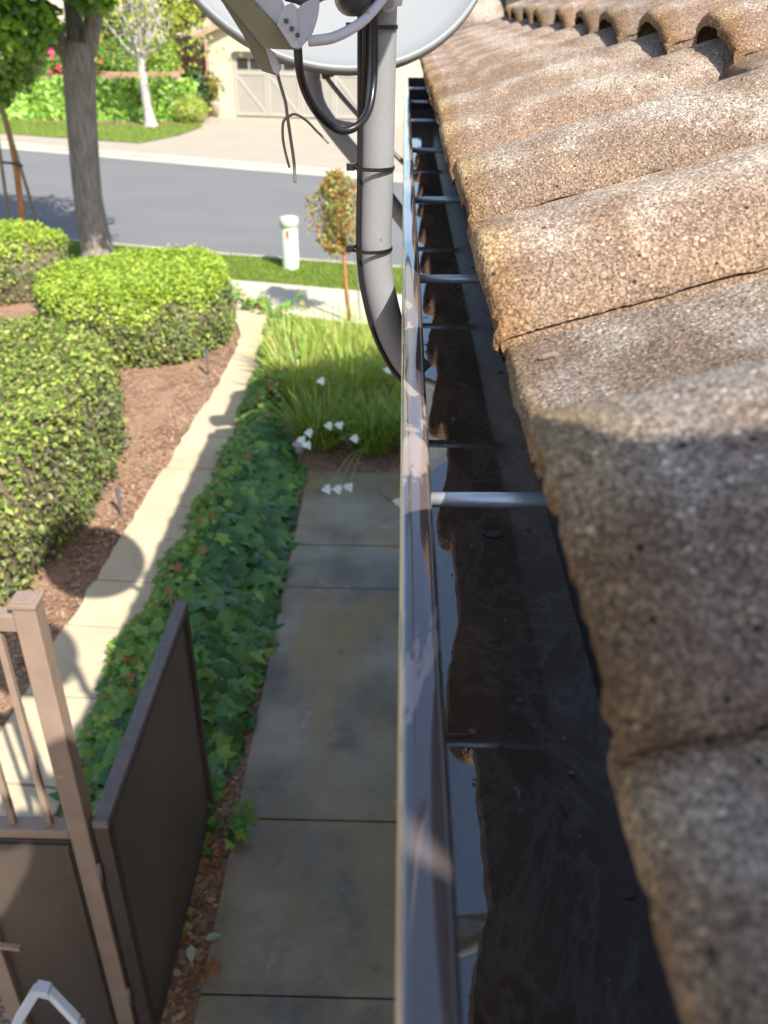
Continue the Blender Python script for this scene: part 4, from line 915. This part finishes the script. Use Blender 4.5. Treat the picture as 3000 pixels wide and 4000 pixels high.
def crownpts(blobs, n):
    w = np.array([b[3]**2*b[5] for b in blobs]); idx = RNG.choice(len(blobs), n, p=w/w.sum()); B = np.array([b[:5] for b in blobs])[idx]
    d = norm(RNG.normal(size=(n, 3))); r = RNG.random(n)**.5
    return B[:, :3]+d*r[:, None]*np.stack([B[:, 3], B[:, 3], B[:, 4]], 1), d
# foliage hangs over the left of the trunk; open towards the street on the right
blobs = [(-5.6, 13.6, 3.45, .55, .40, 1.5), (-5.1, 13.55, 3.30, .36, .30, 1.7), (-6.2, 13.5, 3.7, .6, .45, 1), (-5.2, 13.4, 4.4, 1.0, .6, .7), (-4.1, 13.3, 4.5, .9, .55, .8), (-3.7, 13.6, 4.2, .55, .4, .7), (-6.5, 13.6, 4.8, 1.0, .7, .6), (-4.9, 13.9, 5.3, 1.2, .7, .5), (-4.2, 12.9, 4.0, .5, .3, .8), (-4.7, 12.7, 4.3, .6, .4, .8), (-4.35, 13.5, 3.78, .30, .16, 1.2), (-5.25, 13.5, 3.12, .28, .22, 1.6), (-4.95, 13.45, 3.42, .30, .25, 1.6), (-4.15, 13.4, 3.62, .3, .14, 1.2), (-3.5, 12.1, 4.1, .55, .45, 1.1), (-3.3, 11.6, 4.7, .7, .5, 1.1), (-2.9, 11.2, 5.2, .7, .5, 1.0), (-3.15, 11.3, 3.98, .42, .26, 1.6), (-2.75, 10.8, 4.4, .5, .35, 1.3), (-3.9, 12.3, 4.6, .6, .5, .9), (-4.3, 12.9, 3.9, .35, .25, 1.2)]
Pc, d = crownpts(blobs, 14500)
instances('crown', *RD, Pc, d*.6+RNG.normal(0, .6, Pc.shape)+np.array([0, -.2, .4]), RNG.uniform(.07, .14, len(Pc)), M_PEAR, tr)
# staked young tree at the left edge
st = empty('young_tree', (-6.75, 15.9, 0), 'young staked tree with an orange-brown trunk at the left edge by the kerb', 'tree')
a = at(95, 912); limb([a, atY(60, 640, 15.9), atY(25, 480, 15.95), atY(-20, 330, 15.95), atY(-30, 200, 15.9)], [.06, .05, .045, .04, .03], 12).build('trunk', M_ORGWOOD, st, True)
M_YT = leafmat('light_green_leaf', [(.10, .20, .03), (.22, .36, .05), (.34, .48, .08), (.08, .16, .03)], .4, .4)
c0 = atY(60, 240, 15.9); c1 = atY(110, 160, 15.9); c2 = atY(20, 330, 15.9)
Pc, d = crownpts([(c0.x, c0.y, c0.z, .42, .42, 1), (c1.x, c1.y, c1.z, .3, .28, 1), (c2.x-.15, c2.y, c2.z-.05, .32, .30, .8), (c0.x-.7, c0.y, c0.z+.5, .7, .6, .6), (c0.x-.4, c0.y, c0.z+1.0, .7, .5, .5)], 3400)
instances('crown', *RD, Pc, d*.6+RNG.normal(0, .6, Pc.shape)+np.array([0, -.2, .4]), RNG.uniform(.07, .14, len(Pc)), M_YT, st)
for (p0, p1, lab) in (((158, 905), (5, 415), 'right-hand leaning green-brown support stake of the young tree at the left edge'), ((42, 908), (-25, 420), 'left-hand support stake of the young tree at the left edge')):
    mb = MB(); g_ = at(*p0); mb.tube([g_, atY(*p1, 15.8)], .03, 10); o = mb.build('tree_stake', M_STAKE); tag(o, lab, 'stake')
mb = MB(); mb.tube([atY(-40, 630, 15.85), atY(50, 638, 15.84), atY(88, 648, 15.84)], .022, 8); o = mb.build('tree_tie', M_BLACK); tag(o, 'black rubber tie joining the young tree at the left edge to its stakes', 'tree tie')

# ================================================================ ACROSS THE STREET
# pale multi-stem tree
wt_ = empty('pale_tree', (-8.3, 31.2, 0), 'pale white-barked tree with bare upswept branches on the lawn across the road', 'tree')
b0 = at(590, 497); tbx = [b0, atY(578, 430, 31.2), atY(565, 350, 31.2), atY(556, 290, 31.2), atY(550, 220, 31.2)]
limb([b0+Vector((0, 0, -.05)), b0+Vector((0, 0, .2))]+tbx[1:], [.30, .20, .15, .14, .14, .13], 14).build('trunk', M_WHITEBARK, wt_, True)
mb = MB(); rnd = random.Random(3)
for k, (tx, ty) in enumerate([(455, 60), (480, 20), (505, -20), (530, -40), (560, -30), (590, -20), (620, 30), (640, 80), (440, 120), (500, 90), (600, 90), (655, 140), (535, 60), (570, 40)]):
    s0 = tbx[4].lerp(tbx[3], rnd.uniform(-.3, .9)); e0 = atY(tx, ty, 31.2+rnd.uniform(-.6, .6)); md = s0.lerp(e0, .5)+Vector((0, 0, -.12))
    mb.tube(spline([s0, md, e0], 4), [.085, .08, .07, .06, .055, .045, .035, .025, .015], 7)
    for q in range(4):
        t = rnd.uniform(.35, .95); p = md.lerp(e0, t); mb.tube([p, p+Vector((rnd.uniform(-.5, .5), rnd.uniform(-.3, .3), rnd.uniform(.2, .7)))], [.025, .010], 5)
mb.build('branches', M_WHITEBARK, wt_)
M_SPARSE = leafmat('sparse_yellow_leaf', [(.30, .36, .05), (.45, .48, .10), (.16, .26, .04)], .4, .4)
ct = atY(560, 60, 31.2); Pc = np.array([ct.x, ct.y, ct.z])+RNG.normal(0, 1, (1500, 3))*np.array([1.3, .6, .8]); instances('leaves', *RD, Pc, RNG.normal(0, 1, Pc.shape), RNG.uniform(.08, .16, len(Pc)), M_SPARSE, wt_)
# garage house
gh = empty('garage_house', (-3, 34.3, 0), 'cream stucco house with a wide taupe garage door across the road', 'house')
A = Vector((-6.85, 34.38, 0)); B = Vector((.75, 33.28, 0)); U = (B-A).normalized(); NB_ = Vector((-U.y, U.x, 0))  # away from us
def gp(u, d, z): return A+U*u+NB_*d+Vector((0, 0, z))
WL = (B-A).length; D0, D1 = .78, 5.65; DZ = 2.12
def gbox(mb, u0, u1, d0, d1, z0, z1): mb.obox(gp(u0, d0, z0), U*(u1-u0), NB_*(d1-d0), (0, 0, z1-z0))
mb = MB(); rz = lambda u: 2.62+min(u+.0, WL-u)*.40
pk = 4.2
gab = [(0, 0), (D0, 0), (D0, DZ-.12), (D0+.12, DZ), (D1-.12, DZ), (D1, DZ-.12), (D1, 0), (WL, 0), (WL, 2.62), (WL/2, 2.62+WL/2*.42), (0, 2.62)]
mb.prism([gp(u, 0, z) for u, z in gab], NB_*.25); mb.build('wall', M_STUCCO, gh)
mb = MB(); gbox(mb, 0, .2, .252, 9, 0, 2.6); gbox(mb, WL-.2, WL, .252, 9, 0, 2.6); gbox(mb, D0-.3, D1+.3, .6, .7, 0, 2.4); mb.build('side_wall', M_STUCCO, gh)
mb = MB(); gbox(mb, D0+.02, D1-.02, .26, .30, .03, DZ-.02); door = mb.build('garage_door', M_DOOR, gh)
mb = MB(); dw = (D1-D0)/4
for k in range(4):
    u0 = D0+dw*k+.10; u1 = D0+dw*(k+1)-.10
    gbox(mb, u0-.08, u0, .235, .262, .05, DZ-.04); gbox(mb, u1, u1+.08, .235, .262, .05, DZ-.04)
    for z in (.05, 1.38, DZ-.12): gbox(mb, u0, u1, .237, .262, z, z+.10)
    p, q = gp(u0, .240, 1.36), gp(u1, .240, .16); d = q-p; w = Vector((0, 0, .12)); mb.obox(p-w/2, d, NB_*.02, w)
mb.build('door_trim', simple('pale_taupe_trim', (.36, .335, .29), .6, .04, 2), door)
for k in range(4):
    for s_ in range(2):
        u0 = D0+dw*k+.14+s_*(dw-.28)/2; mb = MB(); gbox(mb, u0+.03, u0+(dw-.28)/2-.05, .245, .262, 1.56, 1.90); mb.build('window', M_WINDOW, door)
mb = MB(); ov = .35
for sgn in (0, 1):
    e = (-ov if sgn == 0 else WL+ov); zz = 2.60-ov*.42
    p0 = gp(e, -.35, zz); p1 = gp(WL/2, -.35, 2.60+WL/2*.42); mb.prism([p0, p1, p1+Vector((0, 0, .16)), p0+Vector((0, 0, .16))], NB_*9.5)
mb.build('roof', M_FARTILE, gh)
mb = MB(); gbox(mb, WL, WL+4, 2.0, 2.2, 0, 2.9); mb.build('recessed_wall', simple('shade_toned_wall', (.05, .05, .055), .7, .2, 3), gh)  # recessed wall right of the garage, its shade put into the dark colour
# planter by the garage
gpx = at(848, 455); pl = empty('planter', gpx, 'potted shrub with reddish tips standing by the garage wall across the road', 'potted plant')
mb = MB(); mb.tube([gpx, gpx+Vector((0, 0, .45)), gpx+Vector((0, 0, .50))], [.20, .27, .29], 20); mb.build('pot', simple('beige_pot', (.45, .36, .27), .8, .1, 5), pl, True)
Pc, d = crownpts([(gpx.x, gpx.y, 1.0, .38, .45, 1), (gpx.x-.2, gpx.y, .95, .35, .25, .5)], 900); instances('foliage', *OV, Pc, RNG.normal(0, 1, Pc.shape)+np.array([0, 0, .3]), RNG.uniform(.1, .2, len(Pc)), leafmat('potted_leaf', [(.20, .26, .05), (.38, .30, .08), (.30, .36, .07), (.42, .24, .09)], .4, .3), pl)
# dark shrubs between bank and garage, boxy shrubs, fence, trees, flowers, distant house
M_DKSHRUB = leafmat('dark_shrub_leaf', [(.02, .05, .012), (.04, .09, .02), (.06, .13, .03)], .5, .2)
def blobshrub(name, c, rx, rz, n, mat, label, size, cat='shrub', group=None, tm=OV, ry=None):
    r_ = empty(name, (c[0], c[1], c[2]-rz), label, cat, group); d = norm(RNG.normal(size=(n, 3))); rad = RNG.random(n)**.35*(1+.12*lump(d[:, 0]*3, d[:, 1]*3, d[:, 2]*3, 2))
    P_ = np.array(c)+d*rad[:, None]*np.array([rx, ry or rx, rz]); instances('foliage', *tm, P_, d+RNG.normal(0, .5, d.shape)+np.array([0, 0, .3]), RNG.uniform(.7, 1.3, n)*size, mat, r_)
    mb = MB(); b = Vector((c[0], c[1], c[2]-rz))
    for k in range(5): a = k*1.3; mb.tube([b, Vector((c[0]+rx*.5*math.cos(a), c[1]+rx*.4*math.sin(a), c[2]+rz*.3))], [.04, .015], 5)
    mb.build('stems', M_TWIG, r_); return r_
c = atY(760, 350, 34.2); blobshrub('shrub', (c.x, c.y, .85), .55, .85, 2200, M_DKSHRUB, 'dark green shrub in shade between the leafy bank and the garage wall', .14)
c = atY(745, 440, 32.4); blobshrub('shrub', (c.x, c.y, .45), .60, .45, 1500, M_BLADE2, 'low bright grassy tuft at the right end of the bank by the driveway', .22, tm=([(-.06, 0, 0), (.06, 0, 0), (0, 1, .1)], [(0, 1, 2)]))
c = atY(470, 215, 37); hedge([(c.x-.85, 36.2), (c.x+.85, 36.2), (c.x+.85, 37.6), (c.x-.85, 37.6)], 1.0, leafmat('shrub_mid_green', [(.06, .16, .02), (.12, .26, .03), (.20, .36, .05)], .4, .3), 'clipped green shrub left of the pale tree on the bank top', 1600, 2200, .11, name='clipped_shrub', z0=1.30, cat='shrub', seed=8)
c = atY(635, 222, 37); hedge([(c.x-.55, 36.3), (c.x+.55, 36.3), (c.x+.55, 37.4), (c.x-.55, 37.4)], 1.05, leafmat('shrub_lime', [(.12, .24, .02), (.22, .38, .04), (.30, .46, .05)], .4, .3), 'clipped lime green shrub right of the pale tree in front of the wooden fence', 1200, 2000, .11, name='clipped_shrub', z0=1.28, cat='shrub', seed=9)
fn = empty('wooden_fence', (-8.5, 37.5, 1.9), 'brown vertical board fence beside the garage across the road', 'fence')
fa = atY(640, 130, 41.0); fb_ = atY(782, 150, 35.6); mb = MB(); nb = 26
for k in range(nb):
    p = fa.lerp(fb_, k/nb); q = fa.lerp(fb_, (k+.93)/nb); lo = 1.4; zt = p.z+.0+.02*(k % 2)
    mb.obox((p.x, p.y, lo), (q.x-p.x, q.y-p.y, 0), (.03, .03, 0), (0, 0, zt-lo))
mb.build('boards', M_FENCE, fn); mb = MB(); mb.obox((fb_.x, fb_.y-.06, 1.0), (.12, 0, 0), (0, .12, 0), (0, 0, fb_.z-.92)); mb.build('post', M_FENCE, fn)
yt = empty('yellow_green_tree', (-8.6, 40, 2), 'yellow-green leafy tree above the wooden fence', 'tree')
c = atY(720, 30, 40); limb([(c.x, 40, 1.8), (c.x+.1, 40, 3.2), (c.x, 40, 4.6)], [.12, .1, .05], 8).build('trunk', M_BARK, yt, True)
Pc, d = crownpts([(c.x, 40, c.z+.1, 1.0, .8, 1), (c.x-.6, 40, c.z-.6, .45, .4, .8), (c.x+.5, 40, c.z+.9, 1.2, 1, .8)], 3000); instances('crown', *RD, Pc, d+RNG.normal(0, .6, Pc.shape), RNG.uniform(.14, .26, len(Pc)), leafmat('yellow_tree_leaf', [(.28, .36, .03), (.42, .50, .05), (.55, .58, .08), (.18, .28, .03)], .4, .4), yt)
c = atY(395, 130, 37); mb = limb([atY(402, 270, 36.5), atY(394, 190, 36.5), atY(380, 100, 36.5), atY(370, -60, 36.5)], [.16, .14, .13, .1], 10)
bt = empty('brown_trunk_tree', (-11, 36.5, 2), 'slim tree with a reddish brown trunk behind the big trunk, across the road', 'tree'); mb.build('trunk', simple('red_brown_bark', (.30, .16, .10), .85, .25, 6), bt, True)
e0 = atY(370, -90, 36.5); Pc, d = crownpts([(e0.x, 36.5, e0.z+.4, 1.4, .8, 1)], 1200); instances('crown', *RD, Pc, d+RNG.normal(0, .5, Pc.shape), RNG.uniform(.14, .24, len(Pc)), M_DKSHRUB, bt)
M_GSH = leafmat('mid_green_shrub_leaf', [(.05, .13, .02), (.11, .22, .03), (.20, .32, .05)], .4, .3)
def roseb(px, py, Y, r, col, label, n=700, nf=26):
    c = atY(px, py, Y); rt_ = blobshrub('flowering_shrub', (c.x, c.y, c.z), r, r*.8, n, M_GSH, label, .12, cat='shrub', group='flowering shrubs on the bank across the road')
    d = norm(RNG.normal(size=(nf, 3))*np.array([1, .4, .8])+np.array([0, -.9, .4])); P_ = np.array([c.x, c.y, c.z])+d*r*.95
    instances('blossoms', *RD, P_, d+RNG.normal(0, .3, d.shape), np.full(nf, .16), col, rt_)
M_ROSE = simple('red_blossom', (.72, .03, .05), .5, .2, 3); M_PINK = simple('pink_blossom', (.75, .05, .16), .5, .2, 3); M_CORAL = simple('coral_blossom', (.70, .16, .06), .5, .2, 3)
roseb(160, 285, 34.6, .38, M_PINK, 'pink flowering shrub left of the big trunk, lowest of the flowering shrubs', nf=16)
roseb(215, 245, 35.2, .48, M_PINK, 'pink and red flowering shrub just left of the big trunk', nf=18)
roseb(372, 235, 35.2, .40, M_ROSE, 'red flowering shrub just right of the big trunk by the brown trunk', nf=12)
roseb(80, 262, 34.8, .42, M_CORAL, 'coral flowering shrub near the left edge across the road', nf=10)
roseb(10, 200, 35.0, .42, M_CORAL, 'orange flowering shrub at the extreme left edge across the road', nf=8)
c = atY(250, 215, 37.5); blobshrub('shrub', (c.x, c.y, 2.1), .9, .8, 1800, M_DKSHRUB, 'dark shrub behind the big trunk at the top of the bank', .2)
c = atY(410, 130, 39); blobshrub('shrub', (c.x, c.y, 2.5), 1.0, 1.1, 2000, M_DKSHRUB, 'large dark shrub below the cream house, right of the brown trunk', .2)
c = atY(120, 150, 38); blobshrub('shrub', (c.x-.6, c.y, 2.5), 1.5, 1.2, 2600, M_GSH, 'large mid green shrub at the left across the road', .22)
bh = empty('cream_house', (-12, 48, 2), 'cream house with a tan roof partly seen behind the bare pale tree', 'house')
p0 = atY(415, 120, 46); p1 = atY(700, 120, 46); mb = MB(); mb.box((p0.x, 46, 1.5), (p1.x, 54, 5.2)); mb.build('wall', M_STUCCO, bh)
mb = MB(); mb.prism([(p0.x-.4, 45.5, 5.2), (p1.x+.4, 45.5, 5.2), (p1.x-1.5, 50, 6.9), (p0.x+1.5, 50, 6.9)], (0, 0, .2)); mb.prism([(p0.x-.4, 54.5, 5.2), (p1.x+.4, 54.5, 5.2), (p1.x-1.5, 50.05, 6.9), (p0.x+1.5, 50.05, 6.9)], (0, 0, .2)); mb.build('roof', M_FARTILE, bh)
mb = MB(); mb.box((p0.x+1.0, 45.95, 3.0), (p0.x+2.0, 45.99, 4.2)); mb.build('window', M_WINDOW, bh)
bh2 = empty('tan_house', (-20, 50, 2), 'pinkish beige house glimpsed through the leaves at the upper left', 'house')
q1 = atY(330, 120, 48); mb = MB(); mb.box((-30, 48, 1.5), (q1.x, 56, 5.4)); mb.build('wall', M_STUCCO2, bh2)
mb = MB(); mb.prism([(-30, 47.5, 5.4), (q1.x+.4, 47.5, 5.4), (q1.x-1.5, 52, 7), (-28, 52, 7)], (0, 0, .2)); mb.build('roof', M_FARTILE, bh2)

# ================================================================ UNSEEN PERSON TAKING THE PICTURE (added behind the camera to shade the near tiles)
def skinbody(name, verts, edges, radii, mat, parent=None, sub=2):
    me = bpy.data.meshes.new(name); me.from_pydata([tuple(v) for v in verts], edges, []); o = bpy.data.objects.new(name, me); COL.objects.link(o)
    me.materials.append(mat); sk = o.modifiers.new('s', 'SKIN'); sk.use_smooth_shade = True
    if not me.skin_vertices: bpy.context.view_layer.objects.active = o
    for i, r in enumerate(radii): me.skin_vertices[0].data[i].radius = (r if isinstance(r, tuple) else (r, r))
    me.skin_vertices[0].data[0].use_root = True
    sb = o.modifiers.new('u', 'SUBSURF'); sb.levels = sb.render_levels = sub
    if parent: o.parent = parent
    return o
V = [(1.15, -.62, 3.98), (.95, -.48, 4.10), (.72, -.39, 4.12), (.54, -.36, 4.13), (.45, -.30, 4.13), (.40, -.25, 4.13), (.35, -.20, 4.10),
     (.56, -.52, 4.02), (.27, -.27, 3.90), (.05, -.12, 3.62),
     (.70, -.26, 4.00), (.46, -.16, 3.80), (.14, -.10, 3.62),
     (1.25, -.45, 3.92), (1.02, -.16, 3.86), (1.3, -.30, 3.90),
     (1.22, -.80, 3.92), (1.0, -.85, 3.84), (1.3, -.95, 3.88)]
Ed = [(0, 1), (1, 2), (2, 3), (3, 4), (4, 5), (5, 6), (2, 7), (7, 8), (8, 9), (2, 10), (10, 11), (11, 12), (0, 13), (13, 14), (14, 15), (0, 16), (16, 17), (17, 18)]
Rd = [.15, .15, .16, .13, .06,   .09, .09, .08, .06, .035, .075, .045, .03, .09, .065, .05, .09, .065, .05]
person = skinbody('person', V, Ed, Rd, simple('blue_shirt', (.08, .12, .22), .8, .1, 9))
person.location = (0, -.035, 0)
tag(person, 'unseen person kneeling behind the camera, added to shade the near tiles, holding a phone over the gutter', 'person')
mb = MB(); q = Matrix((RR, UU, -fw)).transposed()
c = CP-fw*.012; mb.obox(c-RR*.037-UU*.10, RR*.074, UU*.15, -fw*.008); o = mb.build('phone', M_BLACK, bevel=.003); tag(o, 'unseen black phone added with the person, held over the gutter lip in both hands', 'phone')

# ================================================================ GRIT AND SCRAPS
n = 260; gx_ = RNG.uniform(.045, .145, n); gy_ = RNG.uniform(.12, 2.2, n)
o = instances('gutter_grit', *RD, np.stack([gx_, gy_, np.full(n, 3.1675)], 1), np.stack([RNG.normal(0, .3, n), RNG.normal(0, .3, n), np.ones(n)], 1), RNG.gamma(2, .0011, n)+.0008, leafmat('grit', [(.02, .017, .014), (.30, .25, .2), (.05, .04, .03), (.45, .4, .33), (.10, .07, .04)], .7, 0)); tag(o, 'fine grit and specks floating on the dark gutter water', 'debris', kind='stuff')
bpy.context.view_layer.update(); dg = bpy.context.evaluated_depsgraph_get()
def drop(px, py):
    d = ray(px, py).normalized(); ok, loc, nrm, *_ = SC.ray_cast(dg, CP+d*.05, d); return (loc, nrm) if ok else (at(px, py, 3.4), Vector((0, 0, 1)))
l_, n_ = drop(2145, 1402)
mb = MB(); ax = Vector((.95, -.05, .28)).normalized(); mb.tube([l_+n_*.002-ax*.007, l_+n_*.0024-ax*.004, l_+n_*.0024+ax*.004, l_+n_*.002+ax*.007], [.0008, .0021, .0019, .0007], 9)
o = mb.build('seed_husk', simple('grey_brown_husk', (.20, .15, .12), .9, .3, 300)); tag(o, 'small grey-brown husk lying on the reddish pan between the two nearest tile crests', 'husk')
